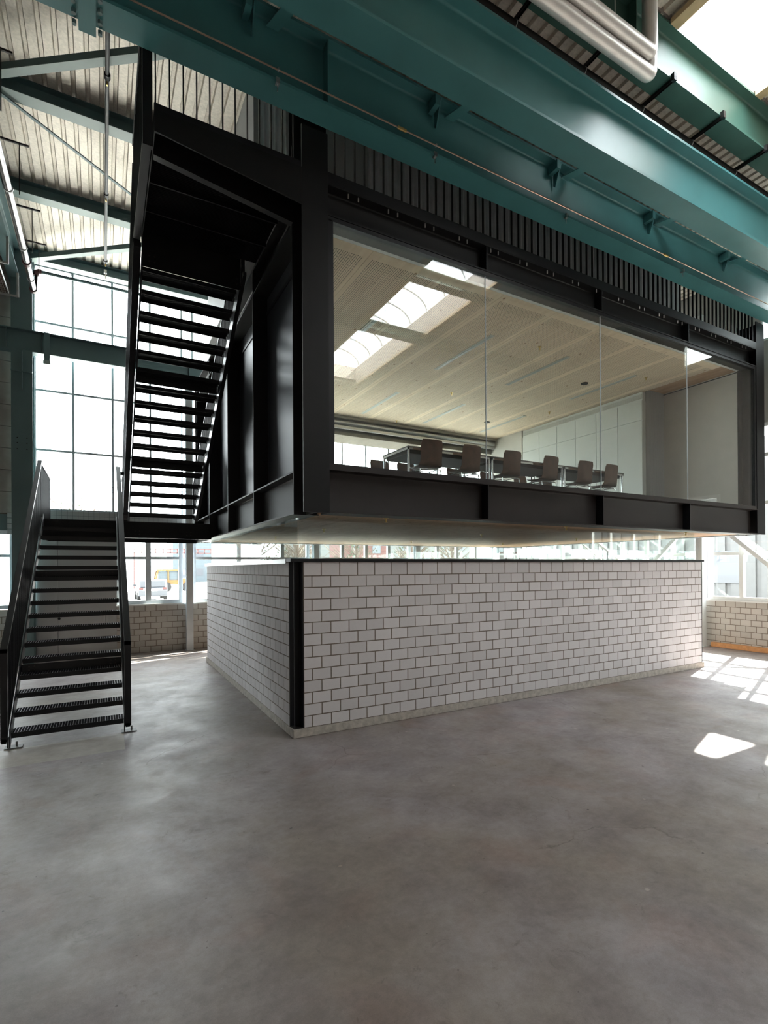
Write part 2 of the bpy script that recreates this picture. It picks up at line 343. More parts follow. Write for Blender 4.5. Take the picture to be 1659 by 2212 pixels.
# far facade (y = 8.96): bays of 3.6 m between columns at x = -3.67, -0.08, 3.5, 7.1, 10.7
YF = 8.96
wall_far = brickwall('wall_far', (-1.78, YF, 0), (1, 0, 0), (0, -1, 0), 13.96, 0.0, 8, 'brick_far', rowh=.155); tag(wall_far, 'cream block parapet under the far windows', kind='structure')
struct(MB().box((-1.78, YF, 0), (12.3, YF+.2, 1.25)), 'wall_far', 'grout', 'mortar and core of the far parapet')
wl = brickwall('wall_far', (-14, YF, 0), (1, 0, 0), (0, -1, 0), 10.1, 0.0, 8, 'brick_far', rowh=.155); tag(wl, 'grey shaded block parapet left of the green column', kind='structure')
struct(MB().box((-14, YF, 0), (-3.5, YF+.2, 1.25)), 'wall_far', 'grout')
pc = MB()
z = 3.52
while z < 9.6: pc.box((-14, YF-.02, z+.006), (-3.86, YF+.15, z+.512-.006)); z += .512
struct(pc, 'wall_far', 'precast', 'precast concrete panels above the left window', smooth=False)
struct(MB().box((-14, YF+.04, 3.5), (-3.5, YF+.2, 9.8)), 'wall_far', 'grout')
struct(MB().box((-3.48, YF-.02, 3.14), (12.2, YF+.15, 3.62)), 'wall_far', 'greyp', 'grey spandrel band between lower and upper far windows')
struct(MB().box((-14, YF-.05, 9.56), (12.2, YF+.2, 9.95)), 'trim_1', 'wframeW', 'white head trim over the far windows')

def window_grid(name, fixed, axis, a0, a1, z0, z1, mulls, bars, fmat, fw=.055, side=.09, dep=.09, mw=None, label=None, glass='glass', barw=None):
    root = bpy.data.objects.new(name, None); COL.objects.link(root); root.location = (0, 0, 0); root['kind'] = 'structure'
    if label: root['label'] = label
    mb = MB(); mw = mw or fw
    def bx(p0, p1, q0, q1, e=0):
        if axis == 'x': mb.box((p0, fixed-.02+e, q0), (p1, fixed+dep-e, q1))
        else: mb.box((fixed-.02+e, p0, q0), (fixed+dep-e, p1, q1))
    bx(a0, a0+side, z0, z1); bx(a1-side, a1, z0, z1); bx(a0+side, a1-side, z0, z0+side); bx(a0+side, a1-side, z1-side, z1)
    for p in mulls: bx(p-mw/2, p+mw/2, z0+side, z1-side, .003)
    for q in bars:
        qw = (barw or fw)/2; bx(a0+side, a1-side, q-qw, q+qw, .006)
    mb.build('window_frame', fmat, root)
    g = MB()
    if axis == 'x': g.box((a0+.02, fixed+.03, z0+.02), (a1-.02, fixed+.045, z1-.02))
    else: g.box((fixed+.03, a0+.02, z0+.02), (fixed+.045, a1-.02, z1-.02))
    g.build('window_pane', glass, root); return root
window_grid('window_1', YF, 'x', -1.78, -.22, 1.27, 3.14, [-1.055], [2.48], 'wframe', fw=.07, side=.10, mw=.13, label='lower far window showing a parked car and a yellow loader')
bays = [(.02, 3.35), (3.62, 6.93), (7.2, 10.53), (10.8, 12.15)]
for k, (a, b) in enumerate(bays):
    ml = [a + (b-a)*j/4 for j in (1, 2, 3)] if k < 3 else [11.5]
    window_grid('window_%d' % (2+k), YF, 'x', a, b, 1.27, 3.14, ml, [2.48], 'wframe' if k < 1 else 'wframeW', fw=.07, side=.09, mw=.10)
ub = [(-3.5, -.2)] + bays
for k, (a, b) in enumerate(ub):
    ml = {0: [-2.70, -1.85, -.99]}.get(k, [a + (b-a)*j/4 for j in (1, 2, 3)] if k < 4 else [11.5])
    window_grid('window_%d' % (6+k), YF, 'x', a, b, 3.62, 9.56, ml, [5.09, 6.53, 8.18], 'wframe', fw=.05, side=.05, label='tall glazing behind the stairs' if k == 0 else None)
window_grid('window_11', YF, 'x', -14, -3.88, 1.27, 3.12, [-5.2, -6.6, -8, -9.4, -10.8, -12.2], [2.52], 'wframe', fw=.07, side=.09, mw=.1, label='window at the left edge of the far wall')
struct(MB().box((-14, YF-.04, 3.12), (-3.9, YF+.1, 3.5)), 'trim_2', 'grey_teal', 'dark teal lintel over the left window')
struct(MB().box((-1.8, YF-.1, 1.235), (12.1, YF+.1, 1.275)), 'trim_3', 'wframeW', 'window sill of the far wall')
# right wall (x = 12.18)
XR = 12.18
wr = brickwall('wall_right', (XR, 8.96, 0), (0, -1, 0), (-1, 0, 0), 24.9, 0.0, 8, 'brick_far', rowh=.155); tag(wr, 'sunlit cream block parapet on the right', kind='structure')
struct(MB().box((XR, -16, 0), (XR+.2, 9.1, 1.25)), 'wall_right', 'grout')
n_w = 12
for (a, b, zt) in [(1.85, 8.9, 5.75), (-.75, 1.75, 5.75), (-5.6, -2.2, 4.1), (-8.5, -7.1, 3.1)]:
    ml = []; q = b - .88
    while q > a + .4: ml.append(q); q -= .87
    window_grid('window_%d' % n_w, XR, 'y', a, b, 1.27, zt, ml, [2.5, 3.75, 4.95] if zt > 5 else [2.5], 'wframeW', fw=.07, side=.09, mw=.10, barw=.09); n_w += 1
struct(MB().box((XR, -2.2, 1.25), (XR+.2, -.75, 5.75)).box((XR, -16, 4.1), (XR+.2, -2.2, 5.75)).box((XR, -7.1, 1.25), (XR+.2, -5.6, 4.1)).box((XR, -16, 1.25), (XR+.2, -8.5, 4.1)).box((XR, -8.5, 3.1), (XR+.2, -7.1, 4.1)), 'wall_right', 'roofsurf', 'solid part of the right wall')
struct(MB().box((XR, -16, 5.75), (XR+.2, 9.1, 7.8)).box((XR, .35, 7.8), (XR+.2, 9.1, 8.9)).box((XR, -16, 7.8), (XR+.2, -3.2, 8.9)).box((XR, -16, 8.9), (XR+.2, 9.1, 9.95)), 'wall_right', 'roofsurf', 'upper right wall')
window_grid('window_%d' % n_w, XR, 'y', -3.2, .35, 7.8, 8.9, [-2.3, -1.4, -.5], [], 'wframeW', side=.05)
struct(MB().box((XR-.08, -16, 1.235), (XR+.1, 8.9, 1.275)), 'trim_4', 'wframeW', 'window sill of the right wall')
struct(MB().box((-14.2, -16, 0), (-14, 9.1, 9.95)), 'wall_left', 'precast')
struct(MB().box((-14.2, -16.2, 0), (12.4, -16, 9.95)), 'wall_near', 'roofsurf')
# roof deck: trapezoidal metal sheet, ribs along y
def deck(x0, x1, y0, y1, z, per=.19, dep=.05):
    m = MB(); prof = []; x = x0
    while x < x1 - .001:
        prof += [(x, 0), (x+per*.62, 0), (x+per*.68, dep), (x+per*.92, dep)]; x += per
    prof.append((x, 0)); n = len(prof)
    i = 0; m.v = [(p, y0, z+q) for p, q in prof] + [(p, y1, z+q) for p, q in prof]
    m.f = [(k, k+1, n+k+1, n+k) for k in range(n-1)]; return m
SX0, SX1 = 4.9, 6.95
struct(deck(-14, 12.2, -2.12, 8.98, 9.75), 'ceiling', 'deck', 'corrugated metal roof deck seen from below', smooth=False)
struct(MB().box((-14, -2.12, 9.82), (12.2, 9.1, 9.95)), 'ceiling', 'precast')
for (a, b) in ((-14, SX0-.05), (SX1+.05, 12.2)): struct(deck(a, b, -16, -2.12, 9.85), 'ceiling', 'deck', smooth=False); struct(MB().box((a, -16, 9.92), (b, -2.12, 9.98)), 'ceiling', 'precast')
struct(MB().box((SX0-.1, -16, 9.82), (SX1+.1, -14.2, 9.95)), 'ceiling', 'roofsurf')

# ---- skylight: timber curb, barrel glazing, arched ribs
sk = thing('barrel_skylight', 'long barrel skylight with white upstands at the top right', 'skylight', (5.9, -8.2, 9.8))
cb = MB().box((SX0-.06, -14.2, 9.80), (SX0, -2.12, 10.45)).box((SX1, -14.2, 9.80), (SX1+.06, -2.12, 10.45)).box((SX0-.06, -2.119, 9.782), (SX1+.06, -2.06, 10.45)).box((SX0-.06, -14.26, 9.8), (SX1+.06, -14.2, 10.45))
cb.build('upstand', 'paleup', sk)
MB().box((SX0-.16, -14.2, 9.72), (SX0-.0, -2.14, 9.80)).box((SX1, -14.2, 9.72), (SX1+.16, -2.14, 9.80)).build('timber_edge', 'timber', sk)
R0 = (SX1-SX0)/2; xc = (SX0+SX1)/2; rise = .55
def arch(t, dr=0): return (xc - (R0+dr)*math.cos(t), 10.45 + (rise+dr)*math.sin(t))
nseg = 20; m = MB(); m.sm = True
for y in (-14.2, -2.1): m.v += [(arch(math.pi*k/nseg)[0], y, arch(math.pi*k/nseg)[1]) for k in range(nseg+1)]
m.f = [(k, k+1, nseg+2+k, nseg+1+k) for k in range(nseg)]; m.build('vaulted_glazing', 'glass', sk)
y = -2.3
while y > -14.2:
    m = MB(); m.tube([(arch(math.pi*k/nseg, -.03)[0], y, arch(math.pi*k/nseg, -.03)[1]) for k in range(nseg+1)], .022, 6); m.build('arched_rib', 'wframeW', sk); y -= 1.05

# ================================================================== GREEN HALL STEEL
def girder(name, label, x0, x1, y0, y1, z0, z1, m, stiff=(), tf=.03, tw=.016):
    t = thing(name, label, 'crane girder' if 'crane' in name else 'beam', (x0, (y0+y1)/2, z0))
    beam_x(x0, x1, (y0+y1)/2, z0, y1-y0, z1-z0, tw, tf, .03).build('i_section', m, t)
    for x in stiff:
        MB().box((x-.007, y0+.01, z0+tf), (x+.007, y1-.01, z1-tf)).build('stiffener', m, t)
    return t
A = girder('crane_girder', 'teal steel girder closest to the black box, with a copper rod along it', -14, 12.15, -.80, -.475, 7.6, 8.42, 'teal', (.215, -7), tf=.034)
B = girder('crane_girder', 'wide teal steel girder in front, crossing the picture above the one with the rod', -14, 12.15, -1.955, -1.585, 7.6, 8.46, 'teal', (), tf=.036)
D = girder('roof_girder', 'darker green roof girder under the skylight edge', -14, 12.15, -2.12, -1.80, 9.0, 9.78, 'green', (4.05,), tf=.032)
for yy, nm in ((-5.8, 'nearer'), (-9.0, 'farther')):
    girder('roof_girder', 'green roof girder crossing under the skylight, %s one' % nm, -14, 12.15, yy-.16, yy+.16, 9.56, 9.84, 'green', tf=.02)
for x in (-12, -9, -5, -2.9): pass
# splice plate on girder A at the far left
sp = thing('splice_plate', 'bolted teal splice plate on the girder at the top left', 'plate', (-2.19, -.62, 7.58))
MB().box((-2.27, -.86, 7.56), (-2.12, -.40, 7.60)).build('cover_plate', 'teal', sp)
for dx in (-.11, .11):
    for dy in (-.15, -.05, .05, .15):
        MB().tube([(-2.195+dx, -.625+dy*1.2, 7.56), (-2.195+dx, -.625+dy*1.2, 7.6)], .022, 6).build('bolt', 'grey_teal', sp)
# ties between the two girders
for i, x in enumerate((-.64, 1.78, 3.98, 6.28, 8.63)):
    t = thing('girder_tie', 'teal angle tie joining the two teal girders, %s from the left' % ORD[i], 'bracket', (x, -.8, 8.40), 'ties between the girders')
    MB().prism([(-.66, 8.38), (-.66, 8.10), (-.70, 8.06), (-.83, 8.38)], lambda p, q: (x-.007, p, q), lambda p, q: (x+.007, p, q)).build('gusset_plate', 'teal', t)
    MB().box((x-.10, -.84, 8.25), (x-.03, -.65, 8.38)).build('angle_cleat', 'teal', t)
    MB().prism([(x+.16, -.66), (x+.30, -.66), (x+.62, -1.60), (x+.48, -1.60)], lambda p, q: (p, q, 8.30), lambda p, q: (p, q, 8.312)).build('diagonal_plate', 'teal', t)
# copper rod with hangers
rod = thing('copper_rod', 'thin copper coloured pipe running along the teal girder', 'pipe', (-2, -.83, 7.70))
MB().tube([(-3.0, -.83, 7.705), (12.1, -.83, 7.705)], .0095, 8).build('pipe_run', 'copper', rod)
for x in (-2.5, 1.18, 6.55): MB().tube([(x-.06, -.83, 7.705), (x+.06, -.83, 7.705)], .02, 8).build('coupling', 'brass', rod)
for i, x in enumerate((-.39, 1.69, 4.10, 7.10, 10.4)):
    t = thing('pipe_hanger', 'small beam clamp holding the copper pipe, %s from the left' % ORD[i], 'clamp', (x, -.82, 7.60), 'clamps of the copper pipe')
    MB().box((x-.02, -.825, 7.57), (x+.02, -.77, 7.585)).box((x-.018, -.825, 7.62), (x+.018, -.78, 7.632)).box((x-.02, -.826, 7.57), (x+.02, -.818, 7.63)).build('clamp_body', 'alu', t)
    MB().tube([(x, -.80, 7.49), (x, -.80, 7.60)], .006, 6).build('threaded_bolt', 'alu', t)
    MB().tube([(x, -.83+.02*math.cos(a), 7.705+.02*math.sin(a)) for a in [2*math.pi*k/10 for k in range(11)]], .005, 6).build('ring', 'alu', t)
# insulated pipes with risers at the top
for i, (x1, yy, zz, r, lab) in enumerate([(4.002, -2.33, 8.50, .089, 'lower silver insulated pipe turning up at the top right'), (3.898, -2.419, 8.66, .086, 'upper silver insulated pipe beside the lower one')]):
    xe = x1; pts = [(-9, yy, zz)] + [(xe-.07+.07*math.sin(a), yy, zz+.07-.07*math.cos(a)) for a in [math.pi/2*k/8 for k in range(9)]] + [(xe, yy, 9.84)]
    m = MB(); m.tube(pts, r, 24); tag(m.build('insulated_pipe', 'insul', loc=(xe, yy, zz)), lab, 'pipe', 'silver insulated pipes')
# dark service pipes between the girders
for i, (yy, zz, r) in enumerate([(-1.62, 8.93, .05), (-1.50, 8.95, .045)]):
    tag(MB().tube([(-9, yy, zz), (12.1, yy, zz)], r, 12).build('service_pipe', 'steelp', loc=(4, yy, zz)), 'dark service pipe above the wide teal girder, %s' % ['front one', 'rear one'][i], 'pipe', 'dark pipes above the girder')
for i, x in enumerate((2.35, 3.58, 4.80, 6.02, 7.28, 8.6)):
    t = thing('strut_bracket', 'slotted dark strut under the green roof girder, %s from the left' % ORD[i], 'bracket', (x, -1.8, 8.97), 'slotted struts under the green girder')
    MB().box((x-.02, -2.17, 8.955), (x-.014, -1.45, 8.995)).box((x+.014, -2.17, 8.955), (x+.02, -1.45, 8.995)).box((x-.02, -2.17, 8.992), (x+.02, -1.45, 8.998)).build('channel', 'steelp', t)
    MB().box((x-.03, -2.17, 8.95), (x+.03, -2.12, 9.05)).build('clamp', 'black2', t)
    MB().tube([(x, -1.62+.056*math.cos(a), 8.93+.056*math.sin(a)) for a in [2*math.pi*k/12 for k in range(13)]], .006, 5).build('pipe_ring', 'alu', t)
for i, x in enumerate((3.3, 2.0)):
    tag(MB().tube([(x, -2.36-.26*i, 8.7), (x, -2.36-.26*i, 9.84)], .006, 6).build('hanger_rod', 'alu', loc=(x, -2.36-.26*i, 9)), 'thin steel rod hanging the silver pipes, %s' % ['right one', 'left one'][i], 'rod', 'rods hanging the silver pipes')

# purlins (parallel to the facade)
for i, (yc, lab) in enumerate([(8.72, 'nearest the far windows'), (6.13, 'second from the far windows'), (3.52, 'third from the far windows'), (.92, 'hidden above the black box')]):
    t = thing('roof_purlin', 'teal painted roof beam with pale underside, %s' % lab, 'beam', (-4, yc, 9.5))
    beam_x(-9.0, 12.1, yc, 9.5, .24, .24, .012, .018, .015).build('i_section', 'grey_teal', t)
    MB().box((-9, yc-.12, 9.494), (12.1, yc+.12, 9.4995)).build('painted_underside', 'pale_teal', t)
for i, (p, q, lab) in enumerate([((-3.9, 3.42, 9.42), (-.6, .95, 9.42), 'upper roof brace crossing the corrugated deck at the top left'), ((-3.7, 8.6, 9.42), (.5, 5.2, 9.42), 'lower roof brace just above the tall windows')]):
    t = thing('roof_brace', lab, 'brace', p)
    MB().bar(p, q, .13, .10).build('brace_bar', 'grey_teal', t)
    MB().bar((p[0], p[1], p[2]-.053), (q[0], q[1], q[2]-.053), .13, .006).build('pale_underside', 'pale_teal', t)
tag(MB().bar((-3.9, 3.1, 9.46), (-1.2, 5.3, 9.46), .05, .02).build('roof_brace', 'grey_teal', loc=(-3.4, 3.5, 9.46)), 'thin flat tie crossing between the two long roof beams', 'brace')
# longitudinal eaves girder at the left (runs in y)
t = thing('eaves_girder', 'dark green girder at the left edge running toward the windows', 'beam', (-3.85, 3, 8.95))
beam_y(-2.1, 8.9, -3.80, 8.85, .22, .65, .012, .02, .015).build('i_section', 'grey_teal', t)
# facade crane rail beam
t = thing('facade_girder', 'grey teal girder crossing the tall window behind the stairs', 'beam', (-3.5, 8.5, 7.3))
beam_x(-14, 12.1, 8.50, 7.22, .26, .50, .012, .02, .02).build('i_section', 'grey_teal', t)
for x in (-3.95, -3.3, -.1): MB().box((x-.006, 8.38, 7.24), (x+.006, 8.62, 7.70)).build('stiffener', 'grey_teal', t)
t2 = thing('rail_stop', 'small clamp hanging under the grey teal girder left of the stairs', 'clamp', (-3.2, 8.4, 7.1))
MB().box((-3.24, 8.34, 7.05), (-3.13, 8.38, 7.72)).build('hanger_plate', 'grey_teal', t2); MB().box((-3.26, 8.33, 6.98), (-3.12, 8.45, 7.07)).build('clamp_jaw', 'pale_teal', t2)
# green column on the left
t = thing('green_column', 'tall teal green steel column at the left edge by the facade', 'column', (-3.67, 8.55, 0))
col_z(0, 7.22, -3.66, 8.36, .40, .42, .014, .022).build('shaft', 'grey_teal', t)
col_z(7.72, 9.5, -3.66, 8.36, .40, .42, .014, .022).build('upper_shaft', 'grey_teal', t)
MB().box((-3.86, 8.30, 6.72), (-3.46, 8.36, 6.74)).bar((-3.655, 8.34, 7.2), (-3.655, 8.34, 6.3), .02, .12, up=(0, 1, 0)).build('gusset', 'grey_teal', t)
for dz in (0, .14, .26): MB().tube([(-3.75, 8.352, 4.95+dz), (-3.75, 8.362, 4.95+dz)], .012, 8).tube([(-3.57, 8.352, 4.95+dz), (-3.57, 8.362, 4.95+dz)], .012, 8).build('bolt_holes', 'dark', t)
# white columns along the facade
for i, x in enumerate((-.08, 3.48, 7.06, 10.66)):
    t = thing('facade_column', ['slim grey column between the far windows left of the block room', 'slim grey column seen over the block wall, left one', 'slim grey column seen over the block wall, middle one', 'slim grey column seen over the block wall, right one'][i], 'column', (x, 8.74, 0))
    col_z(.012, 7.22, x, 8.66, .17, .17, .01, .014, .01).build('shaft', 'wframe', t)
    MB().box((x-.11, 8.62, 0), (x+.11, 8.87, .012)).build('base_plate', 'wframe', t)
# white pillar by the right wall
t = thing('steel_pillar', 'white steel pillar behind the right end of the block wall', 'column', (11.93, 1.8, 0))
col_z(.012, 9.0, 11.94, 1.72, .18, .18, .01, .014, .01).build('shaft', 'wframeW', t)
MB().box((11.80, 1.66, 0), (12.08, 1.96, .012)).build('base_plate', 'wframeW', t)
for zz in (1.05, 1.72): MB().box((12.03, 1.75, zz), (12.12, 1.85, zz+.03)).build('lug', 'wframeW', t)
for i, (p, q, lab) in enumerate([((11.96, 1.45, 3.35), (11.96, -2.38, .05), 'white diagonal brace across the right window'), ((11.96, 2.2, 3.3), (11.96, 5.6, .05), 'white diagonal brace seen over the right end of the block wall')]):
    tag(MB().bar(p, q, .10, .10).build('window_brace', 'wframeW', loc=p), lab, 'brace')
tag(MB().box((12.04, -6.0, 0), (12.175, 1.62, .12)).build('wooden_plank', 'plank', loc=(12.0, 0, 0), bev=.004), 'orange wooden board lying along the foot of the right parapet', 'board')

# left services: drain pipe, hanging sprinkler pipe, boxes, cable tray
t = thing('fire_pipe', 'shiny steel pipe running up the left edge with dark red couplings', 'pipe', (-3.4, 8.1, 8.8))
FX, FZ = -3.415, 8.56
MB().tube([(FX, -1.5, FZ), (FX, 8.1, FZ)], .058, 16).build('pipe_run', 'pipemetal', t)
for y in (6.9, 8.12): MB().tube([(FX, y-.05, FZ), (FX, y+.05, FZ)], .076, 16).build('coupling', 'red', t)
MB().tube([(FX+.03, 8.2, FZ), (FX+.05, 8.2, FZ+.42)], .03, 12).build('riser', 'steelp', t)
MB().tube([(FX+.13, 8.2, FZ+.48), (-.6, 8.2, FZ+.48)], .036, 12).build('branch_pipe', 'grey_teal', t)
MB().tube([(FX+.04, 8.2, FZ+.37), (FX+.05, 8.2, FZ+.45), (FX+.09, 8.2, FZ+.48), (FX+.15, 8.2, FZ+.48)], .055, 12).build('elbow', 'red', t)
for y in (2.5, 4.4, 6.3, 7.6):
    MB().tube([(FX+.066*math.cos(a), y, FZ+.066*math.sin(a)) for a in [2*math.pi*k/12 for k in range(13)]], .008, 5).build('pipe_ring', 'alu', t)
    MB().box((FX-.13, y+.1, 9.42), (FX+.27, y+.13, 9.45)).tube([(FX+.14, y+.1, FZ), (FX+.14, y+.1, 9.43)], .008, 6).build('hanger', 'steelp', t)
t = thing('sprinkler_pipe', 'thin grey pipe hanging vertically in the picture left of the stair rail', 'pipe', (-2.0, 4, 9.3))
MB().tube([(-2.0, -.3, 9.28), (-2.0, 7.5, 9.28)], .027, 12).build('pipe_run', 'pipegrey', t)
for y in (2.15, 4.95, 7.45):
    MB().tube([(-2.0, y-.04, 9.28), (-2.0, y+.04, 9.28)], .042, 12).build('coupling', 'black2', t)
    MB().tube([(-2.0, y+.07, 9.26), (-2.0, y+.07, 9.20)], .014, 8).build('sprinkler_head', 'brass', t)
MB().tube([(-2.0, 8.2, 9.22), (-2.0, 8.2, 9.42)], .012, 6).box((-2.03, 8.17, 9.36), (-1.97, 8.23, 9.44)).build('hanger', 'alu', t)
ct = thing('cable_tray', 'mesh cable tray at the left edge under the roof', 'tray', (-3.9, 7.5, 8.35))
m = MB()
for k in range(6): m.box((-4.12+.05*k, 2, 8.35), (-4.115+.05*k, 8.2, 8.355))
for k in range(56): m.box((-4.12, 2+.11*k, 8.347), (-3.87, 2.006+.11*k, 8.352))
m.box((-4.125, 2, 8.35), (-4.12, 8.2, 8.43)).box((-3.87, 2, 8.35), (-3.865, 8.2, 8.43)); m.build('wire_tray', 'galv', ct)
m = MB()
for k in range(7): m.tube([(-4.10+.033*k, 2, 8.37+.01*(k % 3)), (-4.10+.033*k, 5, 8.375), (-4.10+.033*k, 8.15, 8.37+.008*(k % 2))], .012, 6)
m.build('cables', 'wood', ct)
for y in (3.0, 4.8, 6.6, 8.1): MB().box((-4.18, y, 8.31), (-3.68, y+.04, 8.345)).box((-3.72, y, 8.345), (-3.68, y+.04, 8.86)).build('tray_bracket', 'galv', ct)
for i in range(4):
    b = thing('junction_box', 'small grey junction box beside the green column, %s' % ['topmost of the four', 'second from the top', 'third from the top', 'lowest of the four'][i], 'junction box', (-3.93, 8.7, 3.47-.13*i), 'stacked junction boxes')
    MB().box((-4.0, 8.84, 3.41-.13*i), (-3.86, 8.91, 3.53-.13*i)).build('housing', 'greyp', b, bev=.004)
    MB().box((-3.995, 8.83, 3.415-.13*i), (-3.865, 8.84, 3.525-.13*i)).build('lid', 'greyp', b)

struct(MB().box((-3.5, YF, 0), (-1.78, YF+.2, 3.14)), 'wall_far', 'greyp', 'wall behind the panelled gate')
# grey panelled door behind the lower stair
dr = bpy.data.objects.new('door_1', None); COL.objects.link(dr); dr.location = (-2.6, 8.8, 0); dr['kind'] = 'structure'; dr['label'] = 'large light grey panelled gate behind the lower stairs'
for (a, b) in ((-3.44, -3.03), (-3.02, -2.03), (-2.02, -1.79)):
    MB().box((a, 8.84, .02), (b, 8.90, .50)).box((a, 8.84, .51), (b, 8.90, 3.13)).build('door_panel', 'greyp', dr)
MB().tube([(-3.0, 8.80, 1.0), (-3.0, 8.84, 1.0)], .03, 10).build('door_handle', 'black2', dr)

# ================================================================== BLOCK ROOM (ground floor)
T0, PT = 2.266, .117
LF, LL = 8.934, 6.444
bw = thing('block_wall', 'white sand-lime block wall with dark coping under the black box', 'wall', (0, 0, 0))
brickwall('brick_courses', (.145, 0, 0), (1, 0, 0), (0, -1, 0), LF-.145, PT, 14, 'brick', bw, first=.3852-.145, rowh=.1512, toprow=.1843)
brickwall('brick_courses', (0, .165, 0), (0, 1, 0), (-1, 0, 0), LL-.165, PT, 14, 'brick', bw, first=.4031-.165, rowh=.1512, toprow=.1843)
MB().box((.14, .0006, PT), (LF, .15, T0)).box((.0006, .16, PT), (.15, LL, T0)).box((LF-.15, .15, PT), (LF, LL, T0)).box((.15, LL-.15, PT), (LF, LL, T0)).build('mortar_core', 'grout', bw)
MB().box((0, 0, 0), (9.03, .16, PT)).box((0, .16, 0), (.16, 6.62, PT)).box((8.88, .16, 0), (9.03, 6.62, PT)).build('concrete_plinth', 'conc', bw, bev=.006)
MB().box((-.035, -.03, T0), (9.0, .18, T0+.042)).build('coping', 'black2', bw)
MB().box((-.035, .18, T0), (.18, 6.5, T0+.022)).box((-.038, .18, T0-.02), (-.034, 6.5, T0+.04)).build('side_coping', 'alu', bw)
MB().box((8.85, .18, T0), (9.0, 6.5, T0+.04)).box((.18, 6.30, T0), (8.85, 6.5, T0+.04)).build('rear_coping', 'black2', bw)
cp = MB().box((.002, .150, PT), (.145, .165, T0)).box((.130, .002, PT), (.145, .150, T0)).box((.02, .02, PT), (.03, .03, T0)).build('corner_post', 'black2', bw)
MB().box((.01, .01, PT), (.14, .155, PT+.012)).build('post_base_plate', 'steelp', bw)
MB().box((LF+.002, -.005, PT), (LF+.02, .15, T0)).build('end_post', 'black2', bw)
# ground floor strip glazing
for i, (a, b, lab) in enumerate([((.12, .10), (2.62, .11), 'left'), ((2.63, .10), (5.13, .11), 'centre left'), ((5.14, .10), (7.64, .11), 'centre right'), ((7.65, .10), (8.86, .11), 'right')]):
    tag(MB().box((a[0], .10, T0+.04), (b[0], .11, 2.885)).build('glass_strip', 'glass', bw), 'clear glass strip')
for i, lab in enumerate(['nearest', 'middle', 'farthest']):
    y0 = .12 + 2.12*i
    tag(MB().box((.10, y0, T0+.02), (.11, y0+2.11, 2.885)).build('glass_strip', 'glass', bw), 'clear glass strip')
tag(MB().box((.12, 6.38, T0+.04), (8.86, 6.39, 2.885)).build('glass_strip', 'glass', bw), 'clear glass strip')
tag(MB().box((8.86, .12, T0+.04), (8.87, 6.38, 2.885)).build('glass_strip', 'glass', bw), 'clear glass strip')
# grey cupboards standing behind the block room
for i in range(6):
    x = 10.02 + .32*i
    t = thing('metal_cupboard', 'grey metal cupboard behind the block room, %s from the left' % ORD[i], 'cupboard', (x, 8.0, 0), 'row of grey cupboards')
    MB().box((x, 8.0, 0), (x+.30, 8.35, 2.66)).build('carcass', 'alu', t)
    MB().box((x+.01, 7.985, .05), (x+.29, 8.0, 2.60)).build('door', 'greyp', t)
    if i in (1, 3): MB().box((x-.018, 7.97, 0), (x-.002, 8.35, 2.72)).build('side_post', 'wood', t)
# white inner staircase at the back right
t = thing('white_staircase', 'white stair with sloping handrails seen over the right part of the block wall', 'staircase', (11.2, 3.0, 0))
WS = .52/.75
for xx, k0 in ((10.8, 4.345), (11.7, 5.11)):
    y1, z1 = k0, 2.905; yt_, zt_ = y1+.6, z1+.6*WS; yb_, zb_ = y1-3.2, z1-3.2*WS
    MB().bar((xx, yt_, zt_), (xx, yb_, zb_), .05, .05).build('handrail', 'wframeW', t); MB().bar((xx, yt_, zt_-.42), (xx, yb_, zb_-.42), .04, .04).build('lower_rail', 'wframeW', t)
    MB().bar((xx, yt_, zt_-.9), (xx, y1-1.9, z1-1.9*WS-.9), .04, .2).box((xx-.02, y1-1.95, 0), (xx+.02, y1-1.85, .75)).build('stringer', 'wframeW', t)
    m = MB()
    for k in range(20): y = yb_+.1+.17*k; zz = zb_+(y-yb_)*WS; m.box((xx-.008, y-.008, max(zz-.9, .2)), (xx+.008, y+.008, zz))
    m.build('rail_bars', 'mesh', t)
MB().box((10.8, 5.0, 2.30), (11.7, 6.6, 2.42)).build('landing', 'greyp', t); MB().box((10.8, 6.5, 0), (10.88, 6.58, 2.3)).box((11.62, 6.5, 0), (11.7, 6.58, 2.3)).build('support_post', 'wframeW', t)

# ================================================================== BLACK STEEL BOX
BX1, BY1 = 10.65, 8.12
fr = thing('steel_frame', 'black steel frame box floating above the block wall', 'steel structure', (0, -.45, 2.87))
for (x0, x1, yy, lab) in ((0, .334, -.45, 1), (10.32, 10.65, -.45, 1)):
    col_z(2.866, 7.56, (x0+x1)/2, yy, x1-x0, .41, .02, .022).build('column', 'black', fr)
for (x0, x1) in ((0, .3), (10.35, 10.65)): col_z(2.866, 7.0, (x0+x1)/2, 7.85, x1-x0, .30, .02, .022).build('column', 'black', fr)
def front_beam(z0, z1, mt, nm):
    beam_x(.334, 10.32, -.29, z0, .32, z1-z0, .016, .022, .02).build(nm, mt, fr)
    for x in (2.82, 5.325, 7.83):
        MB().box((x-.008, -.452, z0+.02), (x+.008, -.30, z1-.02)).build('stiffener', 'black2', fr)
front_beam(2.870, 3.425, 'steelp', 'lower_front_beam')
front_beam(6.56, 6.96, 'black', 'upper_front_beam')
for x in (.337, 2.80, 5.30, 7.81, 10.30): pass
MB().box((.30, -.44, 3.425), (10.36, -.36, 3.485)).build('sill_rail', 'steelp', fr)
MB().box((.30, -.44, 6.505), (10.36, -.36, 6.565)).build('head_rail', 'black2', fr)
MB().box((.334, -.44, 3.48), (.405, -.30, 6.52)).build('window_jamb', 'black2', fr); MB().box((10.255, -.44, 3.48), (10.32, -.30, 6.52)).build('window_jamb', 'black2', fr)
